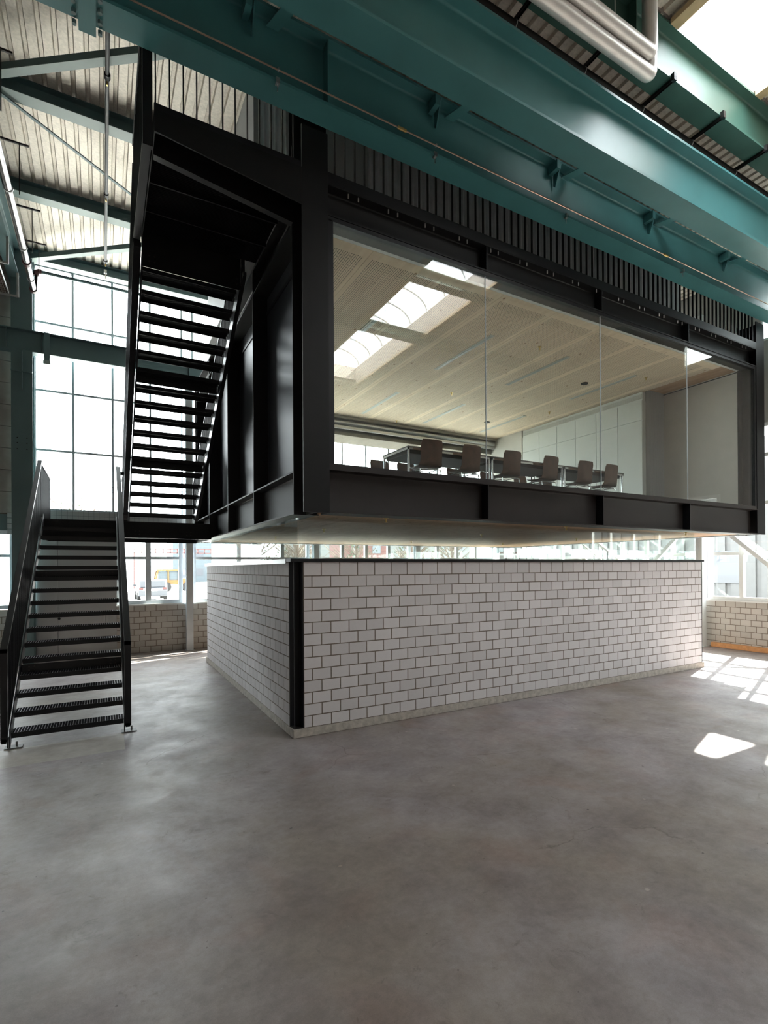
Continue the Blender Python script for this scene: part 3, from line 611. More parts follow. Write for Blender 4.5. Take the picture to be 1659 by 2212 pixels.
MB().box((0, -.453, 6.60), (.02, -.43, 7.03)).build('fascia_return', 'black', fr)
# left side: beams in y, cross plates, panels
for (z0, z1) in ((2.870, 3.425), (6.56, 6.96)):
    beam_y(-.04, 7.85, .16, z0, .32, z1-z0, .016, .022, .02).build('side_beam', 'black', fr)
    beam_y(-.04, 7.85, BX1-.16, z0, .32, z1-z0, .016, .022, .02).build('side_beam', 'black', fr)
for y in (2.0, 4.02, 6.05):
    MB().box((0, y-.009, 2.88), (.26, y+.009, 6.95)).build('side_fin', 'black2', fr)
ys = [-.04, 2.0, 4.02, 6.05, 7.85]
for a, b in zip(ys, ys[1:]): MB().box((.235, a+.01, 3.425), (.275, b-.01, 6.56)).build('side_panel', 'sidep', fr)
MB().box((.22, -.04, 6.29), (.26, 7.85, 6.34)).build('side_rail', 'black2', fr)
MB().box((10.375, -.04, 3.42), (10.415, 7.85, 6.56)).build('side_panel', 'black2', fr)
beam_x(.3, 10.35, 8.0, 2.87, .3, .55, .016, .02).build('rear_beam', 'black', fr); beam_x(.3, 10.35, 8.0, 6.56, .3, .40, .016, .02).build('rear_beam', 'black', fr)
# bolts under the upper beam flange
for k in range(17):
    if k % 1 == 0:
        for dx in (0, .14):
            x = .62 + k*.575 + dx
            if x < 10.2: MB().tube([(x, -.42, 6.885), (x, -.42, 6.94)], .009, 6).build('flange_bolt', 'galv', fr)
# extension fascia towards the stair platform
# slabs, soffits, interior
MB().box((.33, -.28, 2.90), (10.33, 7.84, 3.44)).build('floor_slab', 'conc', fr)
MB().box((.02, -.43, 6.965), (10.63, 8.1, 7.03)).build('roof_deck', 'black2', fr)
def boards(name, x0, x1, y0, y1, z, th, step, off, m, label, ysplit=None):
    mb = MB(); x = off
    while x > x0: x -= step
    yl = [y0] + (ysplit or []) + [y1]
    while x < x1:
        a, b = max(x+.004, x0), min(x+step-.004, x1)
        if b - a > .02:
            for p, q in zip(yl, yl[1:]): mb.box((a, p+.004, z), (b, q-.004, z+th))
        x += step
    o = mb.build(name, m); return tag(o, label, None, None, 'structure')
boards('ceiling', .31, 10.34, -.135, 7.85, 2.882, .018, 2.4, 1.0, 'soffit', 'spruce board soffit under the black box', [.95, 3.3, 5.6])
boards('ceiling', .33, 9.75, 0.0, 7.86, 6.60, .018, 1.18, 1.18, 'perf', 'perforated spruce ceiling of the upper meeting room')
struct(MB().box((9.75, .0, 6.60), (10.34, 1.80, 6.62)), 'ceiling', 'soffit', 'plain timber ceiling strip in the right recess')
struct(MB().box((.33, -.38, 6.60), (10.36, -.005, 6.62)), 'trim_5', 'white', 'grey blind pocket above the big glass panes')
struct(MB().box((.31, -.3, 6.625), (10.36, 7.86, 6.66)), 'ceiling', 'dark')
struct(MB().box((.30, -.27, 3.442), (10.35, 7.84, 3.50)), 'floor', 'tableund', 'dark floor of the upper meeting room')
struct(MB().box((.276, -.03, 3.5), (.30, 7.84, 6.6)), 'wall_left', 'wallp', 'left wall of the meeting room')
struct(MB().box((10.34, -.03, 3.5), (10.37, 7.84, 6.6)), 'wall_right', 'wallp', 'right wall of the meeting room')
struct(MB().box((9.76, 1.80, 3.5), (10.34, 1.9, 6.6)), 'wall_back', 'greyp', 'recess wall of the meeting room')
m = MB()
for k in range(18): m.box((9.77+.031*k, 1.785, 3.5), (9.785+.031*k, 1.80, 6.6))
struct(m, 'trim_6', 'greyp', 'ribbed wall cladding beside the cupboards')
struct(MB().box((9.62, 6.35, 3.5), (10.34, 7.9, 6.6)), 'wall_back', 'wallp', 'wall beside the rear window of the meeting room')
struct(MB().box((.3, 7.95, 6.12), (10.3, 8.9, 6.14)).box((.3, 7.925, 6.12), (10.3, 7.95, 6.56)), 'ceiling', 'creamboard', 'pale board soffit beyond the meeting room')
# front panes
px = [.405, 2.825, 5.328, 7.833, 10.255]
for i in range(4):
    tag(MB().box((px[i]+.004, -.405, 3.485), (px[i+1]-.004, -.393, 6.505)).build('front_glass_pane', 'glass_big', fr, loc=(px[i], -.4, 3.485)), 'clear reflecting glass')
for i in range(3):
    tag(MB().box((px[i+1]-.0035, -.408, 3.485), (px[i+1]+.0035, -.39, 6.505)).build('glass_joint', 'wframe', fr), 'pale silicone joint')
for i in range(4):
    a, b = .32 + 2.33*i, .32 + 2.33*(i+1)
    tag(MB().box((a, 7.90, 3.5), (b-.01, 7.91, 6.6)).build('rear_glass_pane', 'glass', fr), 'clear glass')
t = thing('blind_box', 'grey aluminium blind roll across the top of the rear glazing', 'blind', (.4, 7.75, 6.4))
MB().tube([(.35, 7.74, 6.43), (9.6, 7.74, 6.43)], .085, 16).build('roller', 'alu', t); MB().box((.33, 7.62, 6.53), (9.62, 7.84, 6.598)).build('pocket', 'lamp', t)
MB().box((.35, 7.70, 6.26), (9.6, 7.78, 6.34)).build('bottom_rail', 'alu', t)

# lamps, discs, sprinklers on the perforated ceiling
k = 0
for x in (2.1, 4.32, 6.36, 8.54):
    for (a, b) in ((1.27, 3.27), (5.0, 7.15)):
        t = thing('linear_light', 'long recessed ceiling light of the meeting room, %s row, %s' % (ORD[(2.1, 4.32, 6.36, 8.54).index(x)], 'near' if a < 2 else 'far'), 'ceiling light', (x, a, 6.6))
        MB().box((x-.055, a, 6.592), (x+.055, b, 6.6)).build('flange', 'lamp', t); MB().box((x-.022, a+.05, 6.588), (x+.022, b-.05, 6.592)).build('diffuser', 'greyp', t)
for (x, y, lab) in ((7.93, 2.25, 'near'), (8.0, 6.1, 'far')):
    tag(MB().tube([(x, y, 6.585), (x, y, 6.6)], .085, 24).build('ceiling_speaker', 'disc', loc=(x, y, 6.6)), 'round black ceiling loudspeaker, %s one' % lab, 'loudspeaker')
def sprinkler(x, y, z, label, group):
    t = thing('sprinkler', label, 'sprinkler', (x, y, z), group)
    MB().tube([(x, y, z), (x, y, z-.012)], .035, 12).build('rosette', 'brass', t)
    MB().tube([(x, y, z-.012), (x, y, z-.06)], .012, 8).build('stem', 'brass', t)
    MB().tube([(x, y, z-.06), (x, y, z-.064)], .022, 10).build('deflector', 'brass', t)
for i, (x, y) in enumerate(((5.48, 1.22), (5.52, 4.39), (8.87, 1.25), (5.52, 7.3), (8.9, 4.39), (8.87, 7.25))):
    sprinkler(x, y, 6.6, 'brass sprinkler in the perforated ceiling, %s' % ['centre near', 'centre middle', 'right near', 'centre far', 'right middle', 'right far'][i], 'sprinklers in the perforated ceiling')
for i, (x, y) in enumerate(((1.35, 0.0), (4.9, 0.0), (8.4, 0.0), (1.3, 2.3), (4.9, 2.4), (1.2, 5.0), (4.9, 5.4), (8.0, 2.6), (8.0, 5.4))):
    sprinkler(x, y, 2.882, 'brass sprinkler under the box soffit, %s' % ['front left', 'front centre', 'front right', 'second row left', 'second row centre', 'third row left', 'third row centre', 'second row right', 'third row right'][i], 'sprinklers under the box')

# cabinets
yc = [1.90, 2.63, 3.34, 4.08, 4.81, 5.55, 6.30]
for i in range(6):
    y0, y1 = yc[i], yc[i+1]
    t = thing('wall_cupboard', 'tall pale cupboard in the meeting room, %s from the right' % ORD[i], 'cupboard', (9.65, y0, 3.5), 'pale meeting room cupboards')
    MB().box((9.63, y0+.001, 3.5), (9.75, y1-.001, 6.58)).build('carcass', 'cab', t)
    d = MB().box((9.61, y0+.006, 3.55), (9.63, y1-.006, 5.855)).build('lower_door', 'cab', t); MB().box((9.595, y0+.03, 4.4), (9.61, y0+.045, 4.7)).build('handle', 'black2', d)
    d = MB().box((9.61, y0+.006, 5.87), (9.63, y1-.006, 6.36)).build('upper_door', 'cab', t); MB().box((9.595, y0+.03, 5.92), (9.61, y0+.045, 6.1)).build('handle', 'black2', d)
t = thing('ventilation_grille', 'long slotted air grille above the cupboards', 'grille', (9.6, 1.95, 6.45))
MB().box((9.612, 1.93, 6.41), (9.628, 6.28, 6.52)).build('grille_frame', 'lamp', t)
m = MB()
for k in range(145): m.box((9.605, 1.95+.0298*k, 6.42), (9.612, 1.965+.0298*k, 6.51))
tag(m.build('slats', 'cab', t), kind='stuff')

# tables
tx = [2.36, 4.17, 6.06, 7.93]; TY0, TY1, TZ = 1.14, 2.10, 4.255
for i in range(3):
    a, b = tx[i]+.01, tx[i+1]-.01
    t = thing('meeting_table', 'long meeting table with chrome legs, %s' % ['left one of three', 'middle one of three', 'right one of three'][i], 'table', (a, TY0, 3.5), 'meeting tables in a row')
    MB().box((a, TY0, TZ-.022), (b, TY1, TZ)).build('tabletop', 'tabletop', t, bev=.003)
    MB().box((a+.05, TY0+.08, TZ-.11), (b-.05, TY1-.08, TZ-.03)).build('modesty_tray', 'tableund', t)
    MB().box((a+.005, TY0+.01, TZ-.06), (b-.005, TY0+.035, TZ-.023)).box((a+.005, TY1-.035, TZ-.06), (b-.005, TY1-.01, TZ-.023)).box((a+.005, TY0+.01, TZ-.06), (a+.03, TY1-.01, TZ-.023)).box((b-.03, TY0+.01, TZ-.06), (b-.005, TY1-.01, TZ-.023)).build('chrome_frame', 'chrome', t)
    for (x, y) in ((a+.03, TY0+.03), (b-.03, TY0+.03), (a+.03, TY1-.03), (b-.03, TY1-.03)):
        MB().tube([(x, y, 3.5), (x, y, TZ-.02)], .019, 12).build('leg', 'chrome', t)
# chairs
def make_chair(loc, label, group):
    t = thing('plywood_chair', label, 'chair', (0, 0, 0), group)
    prof = [(.235, .425), (.20, .420), (.10, .405), (0, .395), (-.10, .397), (-.17, .405), (-.215, .435), (-.235, .49), (-.247, .58), (-.26, .72), (-.275, .80), (-.288, .862)]   # y (front +), z
    n = len(prof); m = MB(); m.sm = True; W = 9; rows = []
    for k, (y, z) in enumerate(prof):
        wd = .228 - (.02 if k > 6 else 0) - (.025 if k in (0, n-1) else 0)
        row = []
        for j in range(W):
            s_ = -1 + 2*j/(W-1); x = wd*s_
            dz = .022*abs(s_)**2 if k < 6 else 0; dy = .03*abs(s_)**2 if k >= 6 else 0
            row.append((x, y+dy, z+dz))
        rows.append(row)
    th = .011
    for side in (0, 1):
        for k, row in enumerate(rows):
            y0, z0 = prof[max(k-1, 0)]; y1, z1 = prof[min(k+1, n-1)]; d = Vector((0, y1-y0, z1-z0)).normalized(); nn = Vector((0, d.z, -d.y))
            for p in row: m.v.append(tuple(Vector(p) + nn*(th*side)))
    N = n*W
    for k in range(n-1):
        for j in range(W-1):
            a = k*W+j; m.f.append((a, a+1, a+W+1, a+W)); m.f.append((N+a, N+a+W, N+a+W+1, N+a+1))
    for j in range(W-1): m.f.append((j, N+j, N+j+1, j+1)); q = (n-1)*W; m.f.append((q+j, q+j+1, N+q+j+1, N+q+j))
    for k in range(n-1): a = k*W; m.f.append((a, a+W, N+a+W, N+a)); a += W-1; m.f.append((a, N+a, N+a+W, a+W))
    m.build('shell', 'wood', t)
    for sx in (-1, 1):
        MB().tube([(sx*.17, .17, .39), (sx*.20, .21, .37), (sx*.215, .235, 0)], .011, 10).build('leg', 'chrome', t)
        MB().tube([(sx*.17, -.13, .388), (sx*.20, -.17, .37), (sx*.215, -.25, 0)], .011, 10).build('leg', 'chrome', t)
    MB().tube([(-.17, -.13, .388), (-.19, -.14, .380), (.19, -.14, .380), (.17, -.13, .388)], .009, 8).tube([(-.17, .17, .39), (.17, .17, .39)], .009, 8).tube([(-.17, -.13, .388), (-.17, .17, .39)], .009, 8).tube([(.17, -.13, .388), (.17, .17, .39)], .009, 8).build('underframe', 'chrome', t)
    return t
ch = [(2.78, 0), (3.60, 0), (4.57, 0), (5.55, 0), (6.55, 0), (7.34, 0)]
proto = None
for i, (x, _) in enumerate(ch):
    lab = 'brown plywood chair along the glass, %s from the left' % ORD[i]
    if proto is None: proto = make_chair(None, lab, 'near side chairs'); c = proto
    else: c = copy_tree(proto); c['label'] = lab
    c.location = (x, 1.24, 3.5); c.rotation_euler.z = [-.06, .05, -.03, .04, -.04, .03][i]
for i, x in enumerate((2.75, 3.35, 4.6, 5.5, 6.5, 7.3)):
    c = copy_tree(proto); c['label'] = 'brown plywood chair on the far side of the tables, %s from the left' % ORD[i]; c['group'] = 'far side chairs'
    c.location = (x, 2.72, 3.5); c.rotation_euler.z = math.pi + [.03, -.04, .05, 0, .04, -.03][i]

# ================================================================== ROOF GALLERY OF THE BOX
gr = thing('gallery_railing', 'black bar railing on the front edge of the box roof', 'railing', (.39, -.45, 7.03))
MB().box((.33, -.4525, 6.955), (10.32, -.4495, 7.095)).build('bottom_rail', 'black2', gr); MB().box((.36, -.455, 8.10), (10.30, -.405, 8.12)).build('handrail', 'black2', gr)
x = .43
bm_ = MB().box((-.006, .0, .02), (.006, .034, 1.09)); first = None
while x < 10.28:
    if first is None: first = bm_.build('baluster', 'black2', gr); first.location = (x-.39, 0, -.02)
    else:
        c = first.copy(); COL.objects.link(c); c.location = (x-.39, 0, -.02)
    x += .1375
# corrugated enclosure behind the gallery
en = thing('plant_enclosure', 'grey corrugated metal enclosure standing on the box roof', 'cladding', (0, 1.5, 7.03))
def corr(x0, x1, y, z0, z1, per=.085, dep=.022):
    m = MB(); m.sm = True; n = int((x1-x0)/per*8); pr = [(x0+(x1-x0)*k/n, y + dep*math.sin(2*math.pi*(x0+(x1-x0)*k/n)/per)) for k in range(n+1)]
    m.v = [(a, b, z0) for a, b in pr] + [(a, b, z1) for a, b in pr]; N = n+1; m.f = [(k, k+1, N+k+1, N+k) for k in range(n)]; return m
corr(-.02, .46, 1.5, 7.03, 9.7).build('corrugated_sheet', 'corr_lit', en)
corr(1.80, 10.6, 1.5, 7.03, 9.7).build('corrugated_sheet', 'clad', en)
MB().box((1.06, 1.46, 7.03), (1.80, 1.54, 9.7)).build('flat_panel', 'greyp', en); MB().box((-.10, 1.46, 7.03), (-.03, 1.56, 9.7)).build('edge_strip', 'greyp', en)
MB().box((.47, 1.47, 7.03), (1.06, 1.53, 9.7)).build('door_leaf', 'black2', en)
MB().box((-.10, 1.56, 7.03), (10.6, 5.5, 9.72)).build('enclosure_body', 'greyp', en)

# ================================================================== STAIRS
RIS, GO = 3.19/17, .27
def grating(width, depth, bars=True):
    m = MB(); m.box((0, 0, -.065), (width, .006, 0)); m.box((0, depth-.006, -.068), (width, depth, 0)); m.box((0, 0, -.05), (.005, depth, 0)); m.box((width-.005, 0, -.05), (width, depth, 0))
    n = int(width/.0295)
    nb = round(depth/.0275)
    for k in range(1, nb): y = depth*k/nb; m.box((0, y-.0013, -.034), (width, y+.0013, -.003))
    return m
def grating_rods(width, depth):
    m = MB(); n = int(width/.0295)
    for k in range(1, n): x = width*k/n; m.box((x-.0022, .006, -.005), (x+.0022, depth-.006, 0))
    return m
# --- lower flight
lf = thing('stair_flight', 'lower black steel stair flight rising from the hall floor', 'staircase', (-2.46, 1.5, 0))
lx0, lx1 = -3.065, -1.85
tr = grating(lx1-lx0-.01, .26).build('tread', 'black2', lf); tr.location = Vector((lx0+.005, 1.49, RIS)) - lf.location
grating_rods(lx1-lx0-.01, .26).build('cross_rods', 'rods', tr).location = (0, 0, 0)
for i in range(2, 17):
    copy_tree(tr, lf, Vector((lx0+.005, 1.49+GO*(i-1), RIS*i)) - lf.location)
def ramp_y(x0, x1, ya, yb, zfa, zfb, lo, hi):   # sloped plate between z = line+lo and line+hi
    m = MB(); v = []
    for x in (x0, x1):
        v += [(x, ya, zfa+lo), (x, yb, zfb+lo), (x, yb, zfb+hi), (x, ya, zfa+hi)]
    i = 0; m.v = v; m.f = [(0, 1, 2, 3), (4, 7, 6, 5), (0, 4, 5, 1), (1, 5, 6, 2), (2, 6, 7, 3), (3, 7, 4, 0)]; return m
sl = RIS/GO; y0s, y1s = 1.46, 5.84
def zl(y): return RIS + (y-1.49)*sl
for (a, b) in ((-3.077, -3.065), (-1.85, -1.838)):
    ramp_y(a, b, y0s, y1s, zl(y0s), zl(y1s), -.16, .06).build('stringer', 'black2', lf)
for (a, b, c0, c1) in ((-3.16, -3.09, -3.135, -3.115), (-1.845, -1.768, -1.815, -1.795)):
    MB().box((a, 1.43, .10), (b, 1.50, 1.225)).build('newel', 'black2', lf)
    ramp_y(a, b, 1.43, 5.86, 1.225, 1.225+(5.86-1.43)*sl, -.05, .0).build('handrail', 'black2', lf)
    ramp_y(a+.01, b-.01, 1.43, 5.86, .13, .13+(5.86-1.43)*sl, -.05, .0).build('bottom_rail', 'black2', lf)
    y = 1.55; ba = MB().box((-.022, -.004, 0), (.022, .004, 1.07)); f1 = None
    while y < 5.84:
        zz = .10 + (y-1.43)*sl
        if f1 is None: f1 = ba.build('baluster', 'black2', lf)
        else: f1 = f1.copy(); COL.objects.link(f1)
        f1.location = Vector(((a+b)/2, y, zz)) - lf.location; y += .105
for i in (4, 11):
    yy = 1.49 + GO*i - .02; MB().box((lx0, yy, RIS*i-.02), (lx1, yy+.01, RIS*i+.11)).build('cross_plate', 'black2', lf)
    for xx in (lx0+.08, lx0+.14, lx1-.14, lx1-.08):
        for dz in (.02, .07): MB().tube([(xx, yy-.008, RIS*i+dz), (xx, yy, RIS*i+dz)], .011, 6).build('bolt', 'steelp', lf)
for x in (-3.10, -1.85):
    MB().box((x-.0, 1.47, 0.012), (x+.012, 1.58, .14)).build('foot', 'black2', lf); MB().box((x-.03, 1.45, 0), (x+.15, 1.60, .012)).build('foot_plate', 'pipegrey', lf)
    MB().tube([(x+.09, 1.52, .012), (x+.09, 1.52, .07)], .012, 6).build('anchor_bolt', 'pipegrey', lf)
# --- landing
ld = thing('stair_landing', 'black steel landing between the two stair flights', 'landing', (-1.6, 6.8, 2.84))
LY0, LY1 = 5.86, 8.0
MB().box((-3.16, LY0, 2.84), (-.0, LY0+.012, 3.17)).box((-3.16, LY0, 2.84), (-.0, LY0+.09, 2.85)).build('front_beam', 'black', ld)
MB().box((-3.16, LY1-.012, 2.84), (0, LY1, 3.17)).build('rear_beam', 'black', ld); MB().box((-3.16, LY0, 2.84), (-3.148, LY1, 3.17)).build('side_beam', 'black', ld); MB().box((-.012, LY0, 2.84), (0, LY1, 3.17)).build('side_beam', 'black', ld)
m = MB()
for k in range(105): x = -3.15+.03*k; m.box((x-.0015, LY0+.01, 3.15), (x+.0015, LY1-.01, 3.185))
for k in range(20): m.box((-3.15, LY0+.01+.11*k, 3.172), (-.01, LY0+.013+.11*k, 3.184))
m.build('grating', 'black2', ld)
for y in (6.55, 7.25): MB().box((-3.15, y, 2.95), (-.01, y+.06, 3.148)).build('joist', 'black2', ld)
for k, x in enumerate((-1.5, -1.42, -.5, -.42)): MB().tube([(x, LY0-.01, 2.92), (x, LY0, 2.92)], .012, 6).tube([(x, LY0-.01, 2.99), (x, LY0, 2.99)], .012, 6).build('bolt', 'steelp', ld)
lr = thing('landing_railing', 'side railing of dense black bars at the left of the landing', 'railing', (-3.12, 5.9, 3.19))
MB().box((-3.16, 5.86, 4.22), (-3.09, 8.0, 4.27)).build('handrail', 'black2', lr)
y = 5.93
while y < 8.0: MB().box((-3.145, y-.004, 3.17), (-3.105, y+.004, 4.22)).build('baluster', 'black2', lr); y += .105
mr = thing('mesh_railing', 'wire mesh railing at the back of the landing', 'railing', (-1.6, 7.99, 3.19))
m = MB()
for k in range(29): x = -3.1+.105*k; m.box((x-.003, 7.97, 3.19), (x+.003, 7.976, 3.56))
for k in range(4): m.box((-3.1, 7.968, 3.20+.115*k), (-.1, 7.978, 3.206+.115*k))
m.build('wire_mesh', 'mesh', mr); MB().tube([(-3.1, 7.97, 4.15), (-.1, 7.97, 4.15)], .005, 6).tube([(-3.1, 7.97, 4.03), (-.1, 7.97, 4.03)], .004, 6).build('top_wires', 'mesh', mr)
# --- upper flight
uf = thing('stair_flight', 'upper black steel stair flight climbing beside the black box', 'staircase', (-.96, 5.99, 3.19))
ux0, ux1 = -1.576, -.242; UG = .288; UR = .1971; Z1, Y1 = 3.438, 6.61
m = grating(ux1-ux0-.01, .285)
t1 = m.build('tread', 'black2', uf); NU = 17
grating_rods(ux1-ux0-.01, .285).build('cross_rods', 'rods', t1).location = (0, 0, 0)
t1.location = Vector((ux0+.005, Y1, Z1)) - uf.location
for i in range(1, NU):
    copy_tree(t1, uf, Vector((ux0+.005, Y1-UG*i, Z1+UR*i)) - uf.location)
su = UR/UG
def zu(y): return Z1 + (Y1-y)*su
yb, YT = 6.98, 1.70
for (a, b) in ((-1.592, -1.576), (-.242, -.226)):
    ramp_y(a, b, 6.62, YT, zu(6.62), zu(YT), -.20, .03).box((a, 6.62, 3.195), (b, 6.95, 3.47)).build('stringer', 'black2', uf)
for (a, b) in ((-1.71, -1.595), (-.222, -.15)):
    ramp_y(a, b, yb, YT, zu(yb)+1.05, zu(YT)+1.05, -.05, 0).build('handrail', 'black2', uf)
    ramp_y(a+.01, b-.01, 6.7, YT, zu(6.7)-.05, zu(YT)-.05, -.05, 0).build('bottom_rail', 'black2', uf)
    wb = (b-a)/2 - .006
    ba = MB().box((-wb, -.004, -.08), (wb, .004, 1.02)); f1 = None; y = yb - .22
    while y > YT + .02:
        if f1 is None: f1 = ba.build('baluster', 'black2', uf)
        else: f1 = f1.copy(); COL.objects.link(f1)
        f1.location = Vector(((a+b)/2, y, zu(y))) - uf.location; y -= .112
    MB().box((a, yb-.01, 3.195), (b, yb+.05, zu(yb)+1.05)).build('newel', 'black2', uf)
MB().box((-1.80, 6.0, 4.16), (-1.70, 6.06, 4.22)).box((-1.72, 6.0, 4.16), (-1.66, 7.0, 4.22)).build('rail_link', 'black2', uf)
for i in (5, 11):
    yy = Y1-UG*i+.29; MB().box((ux0, yy, Z1+UR*i-.17), (ux1, yy+.01, Z1+UR*i-.02)).build('cross_plate', 'black2', uf)
    for xx in (ux0+.08, ux0+.14, ux1-.14, ux1-.08):
        for dz in (-.13, -.07): MB().tube([(xx, yy-.008, Z1+UR*i+dz), (xx, yy, Z1+UR*i+dz)], .011, 6).build('bolt', 'steelp', uf)
# --- top platform
pf = thing('stair_platform', 'black steel platform at the top of the stairs', 'platform', (-.8, .2, 6.6))
MB().prism([(-1.60, 6.80), (-.001, 6.585), (-.001, 7.03), (-1.60, 7.03)], lambda p, q: (p, -.452, q), lambda p, q: (p, -.434, q)).build('front_fascia', 'black', pf)
MB().prism([(-1.58, 6.80), (-.001, 6.56), (-.001, 6.98), (-1.58, 6.98)], lambda p, q: (p, -.06, q), lambda p, q: (p, -.045, q)).prism([(-1.58, 6.795), (-.001, 6.555), (-.001, 6.565), (-1.58, 6.805)], lambda p, q: (p, -.10, q), lambda p, q: (p, -.01, q)).build('cantilever', 'black2', pf)
MB().box((-1.60, -.434, 6.80), (-1.588, 1.76, 7.03)).build('side_fascia', 'black', pf)
MB().box((-1.59, 1.748, 6.47), (-.24, 1.76, 7.02)).build('rear_plate', 'black', pf)
for xx in (-1.50, -1.43, -.30, -.23):
    for zz in (6.56, 6.64): MB().tube([(xx, 1.74, zz), (xx, 1.75, zz)], .012, 6).build('bolt', 'steelp', pf)
m = MB()
for k in range(73): y = -.42+.03*k; m.box((-1.585, y-.0015, 6.955), (-.005, y+.0015, 6.99))
m.box((-1.585, -.43, 6.99), (-.005, 1.745, 7.02)); m.build('grating', 'black2', pf)
for y in (.55, 1.15): MB().box((-1.585, y, 6.90), (-.005, y+.02, 6.953)).build('joist', 'black2', pf)
pr = thing('platform_railing', 'black bar railing around the top stair platform', 'railing', (-1.65, -.45, 7.03))
MB().box((-1.60, -.451, 7.03), (-.01, -.441, 7.10)).build('bottom_rail', 'black2', pr); MB().box((-1.71, -.455, 8.10), (-.01, -.405, 8.13)).build('handrail', 'black2', pr)
x = -1.585
while x < -.05: MB().box((x-.006, -.45, 7.03), (x+.006, -.416, 8.1)).build('baluster', 'black2', pr); x += .1355
MB().box((-1.71, -.40, 8.08), (-1.605, 1.70, 8.13)).build('side_handrail', 'black2', pr); MB().box((-1.70, -.40, 6.80), (-1.61, 1.70, 6.85)).build('side_bottom_rail', 'black2', pr)
MB().box((-1.71, -.455, 6.62), (-1.615, -.40, 8.13)).build('corner_post', 'black2', pr)
y = -.36
while y < 1.7: MB().box((-1.70, y-.004, 6.82), (-1.61, y+.004, 8.1)).build('baluster', 'black2', pr); y += .112

# ================================================================== OUTSIDE
tag(MB().quad((-60, 9.1, -.03), (120, 9.1, -.03), (120, 130, -.03), (-60, 130, -.03)).quad((12.4, -60, -.03), (120, -60, -.03), (120, 9.1, -.03), (12.4, 9.1, -.03)).build('outside_ground', 'asphalt'), 'sunlit yard outside the windows', kind='structure')
# car
def car(x, y):
    t = thing('car', 'grey estate car parked outside the far window', 'car', (x, y, 0)); W = .9
    prof = [(-2.2, .35), (-2.2, .75), (-2.05, .95), (-1.85, 1.42), (-1.5, 1.48), (.3, 1.46), (1.0, 1.0), (1.9, .88), (2.25, .7), (2.25, .35)]
    MB().prism(prof, lambda p, q: (x-W, y+p, q), lambda p, q: (x+W, y+p, q)).build('body', 'carp', t, bev=.04)
    MB().prism([(-2.08, .98), (-1.88, 1.36), (-1.86, 1.36), (-2.05, .98)], lambda p, q: (x-W+.15, y+p-.02, q), lambda p, q: (x+W-.15, y+p-.02, q)).build('rear_window', 'carw', t)
    MB().box((x-.27, y-2.23, .70), (x+.27, y-2.21, .82)).build('number_plate', 'white', t)
    for sx in (-1, 1):
        MB().box((x+sx*.72-.12, y-2.22, .80), (x+sx*.72+.12, y-2.20, .94)).build('tail_light', 'rust', t)
        for yy in (-1.35, 1.4): MB().tube([(x+sx*.93, y+yy, .31), (x+sx*.72, y+yy, .31)], .31, 18).build('wheel', 'rubber', t)
        MB().box((x+sx*.9, y+.6, .98), (x+sx*1.08, y+.75, 1.1)).build('mirror', 'carp', t)
car(.86, 35.7)
t = thing('wheel_loader', 'yellow wheel loader with a cab standing behind the parked car', 'loader', (3.3, 49, 0))
MB().box((2.2, 48.4, .75), (4.3, 50.0, 1.15)).box((3.9, 48.5, .7), (5.6, 49.9, 1.3)).build('chassis', 'yellow', t)
m = MB()
for yy in (48.4, 49.9):
    for xx, dx in ((2.15, .22), (3.25, 0), (4.15, 0)): m.bar((xx, yy, 1.1), (xx+dx, yy, 2.05), .13, .13, up=(0, 1, 0))
m.box((2.25, 48.3, 2.02), (4.3, 50.0, 2.14)); m.build('cab_frame', 'yellow', t); MB().box((2.4, 48.45, 1.15), (4.1, 49.8, 2.0)).build('cab_glass', 'bldg2', t)
for (xx) in (3.0, 5.0): MB().tube([(xx, 48.1, .5), (xx, 48.5, .5)], .5, 20).build('wheel', 'rubber', t); MB().tube([(xx, 49.9, .5), (xx, 50.3, .5)], .5, 20).build('wheel', 'rubber', t)
t = thing('gantry', 'rust red truss gantry behind the far window', 'gantry', (3, 60, 0))
m = MB().box((.85, 60, 4.45), (15, 60.2, 4.55)).box((.85, 60, 4.0), (15, 60.2, 4.08))
for k in range(20): m.box((.85+.74*k, 60, 4.0), (.95+.74*k, 60.2, 4.5))
m.build('truss', 'rust', t); MB().box((.85, 60, 0), (.97, 60.2, 4.0)).box((14.9, 60, 0), (15.02, 60.2, 4.0)).build('posts', 'rust', t)
def building(name, label, a, b, m, cols, rows):
    t = thing(name, label, 'building', ((a[0]+b[0])/2, a[1], 0)); MB().box(a, b).build('wall', m, t)
    for i in range(cols):
        for j in range(rows):
            x = a[0] + (b[0]-a[0])*(i+.3)/cols; zz = a[2] + (b[2]-a[2])*(j+.35)/rows; wx = (b[0]-a[0])/cols*.4; wz = (b[2]-a[2])/rows*.4
            MB().box((x, a[1]-.05, zz), (x+wx, a[1]-.01, zz+wz)).build('window', 'carp', t)
building('far_building', 'pale blue building far beyond the loader', (8, 90, 0), (22, 100, 9), 'bldg2', 5, 3)
building('far_building', 'long low white building beyond the yard', (26, 80, 0), (62, 90, 8), 'bldg', 8, 2)
building('far_building', 'reddish house beyond the yard', (24, 55, 0), (30, 60, 6), 'rust', 2, 2)
t = thing('neighbour_hall', 'white corrugated hall beyond the right windows', 'building', (30, 8, 0))
m = MB(); y = -26
while y < 30: m.box((27.9, y, 0), (28.0, y+.5, 9)); y += .8
m.box((28.0, -26, 0), (36, 30, 9)); m.build('corrugated_wall', 'bldg', t)
for (a, b) in ((1.2, 3.8), (4.8, 6.6), (9, 11)): MB().box((27.86, a, 1.2), (27.9, b, 3.0)).build('window', 'carp', t)
rt = random.Random(3)
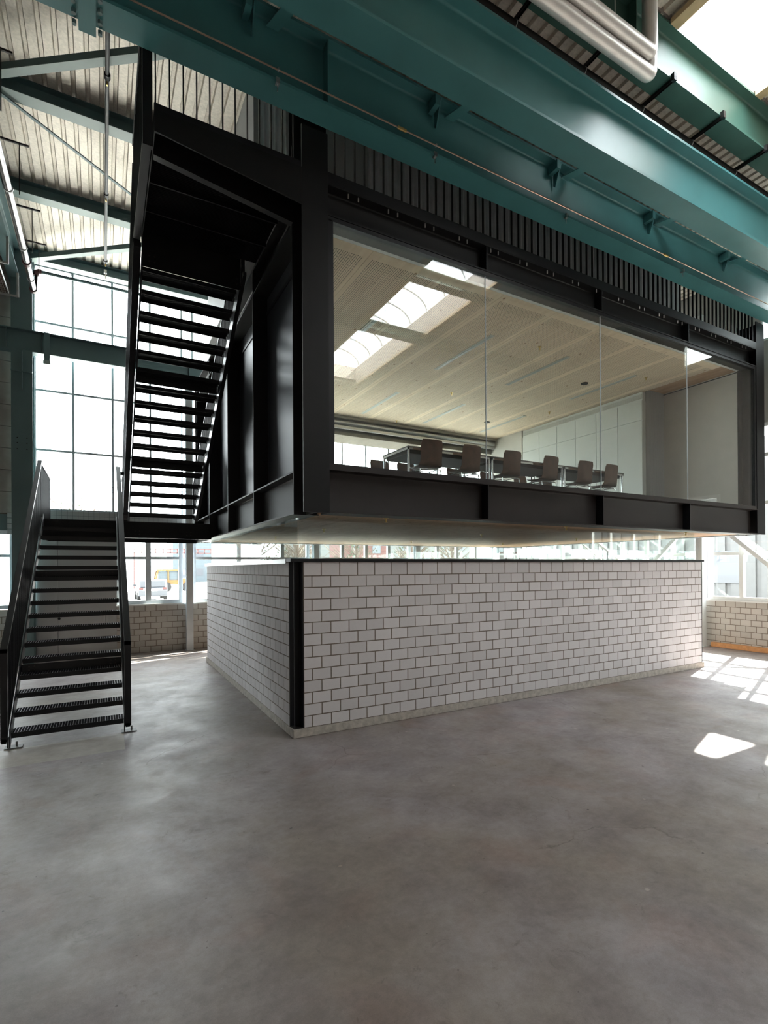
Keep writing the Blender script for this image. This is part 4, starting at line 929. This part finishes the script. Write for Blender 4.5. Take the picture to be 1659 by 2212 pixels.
def tree(x, y, h, i, lab):
    t = thing('tree', lab, 'tree', (x, y, 0)); MB().tube([(x, y, 0), (x+.1, y, h*.5), (x, y+.1, h*.9)], .12, 8).build('trunk', 'bark', t)
    m = MB()
    for k in range(70):
        a = rt.uniform(0, 6.28); z0 = rt.uniform(h*.25, h*.85); L_ = rt.uniform(.15, .32)*h; p = (x, y, z0); q = (x+L_*math.cos(a), y+L_*math.sin(a), z0+L_*.8); m.tube([p, q], .03, 4)
        for kk in range(2): q2 = (q[0]+rt.uniform(-.5, .5), q[1]+rt.uniform(-.5, .5), q[2]+rt.uniform(.1, .6)); m.tube([((p[0]+q[0])/2, (p[1]+q[1])/2, (p[2]+q[2])/2), q2], .015, 4)
    m.build('branches', 'bark', t)
    m = MB()
    for k in range(70):
        a = rt.uniform(0, 6.28); rr = rt.uniform(.02, .30)*h; zz = rt.uniform(.35, 1.0)*h; cx_, cy_ = x+rr*math.cos(a), y+rr*math.sin(a); s_ = .045
        m.quad((cx_-s_, cy_, zz-s_), (cx_+s_, cy_-s_, zz-s_), (cx_+s_, cy_, zz+s_), (cx_-s_, cy_+s_, zz+s_))
    m.build('leaves', 'leaf', t)
for i, (x, y, h) in enumerate(((5.5, 24, 5.5), (8.5, 26, 5.0), (13, 27, 6), (18, 28, 5), (23, 30, 6), (-4, 45, 8))):
    tree(x, y, h, i, 'bare young tree outside the far windows, %s from the left' % ORD[[1, 2, 3, 4, 5, 0][i]])
for i, y in enumerate((9.5, 12.5)):
    t = thing('shrub', 'green shrub outside the right windows, %s one' % ['nearer', 'farther'][i], 'shrub', (15.5, y, 0)); m = MB()
    for k in range(500):
        a = rt.uniform(0, 6.28); b_ = rt.uniform(0, 1.57); rr = rt.uniform(.6, 1.0); cx_, cy_, zz = 15.5+rr*math.cos(a)*math.cos(b_), y+rr*math.sin(a)*math.cos(b_), 1.4+1.2*rr*math.sin(b_); s_ = .04
        m.quad((cx_-s_, cy_, zz-s_), (cx_+s_, cy_-s_, zz-s_), (cx_+s_, cy_, zz+s_), (cx_-s_, cy_+s_, zz+s_))
    m.tube([(15.5, y, 0), (15.5, y, 1.9)], .05, 6); m.build('foliage', 'leaf', t)
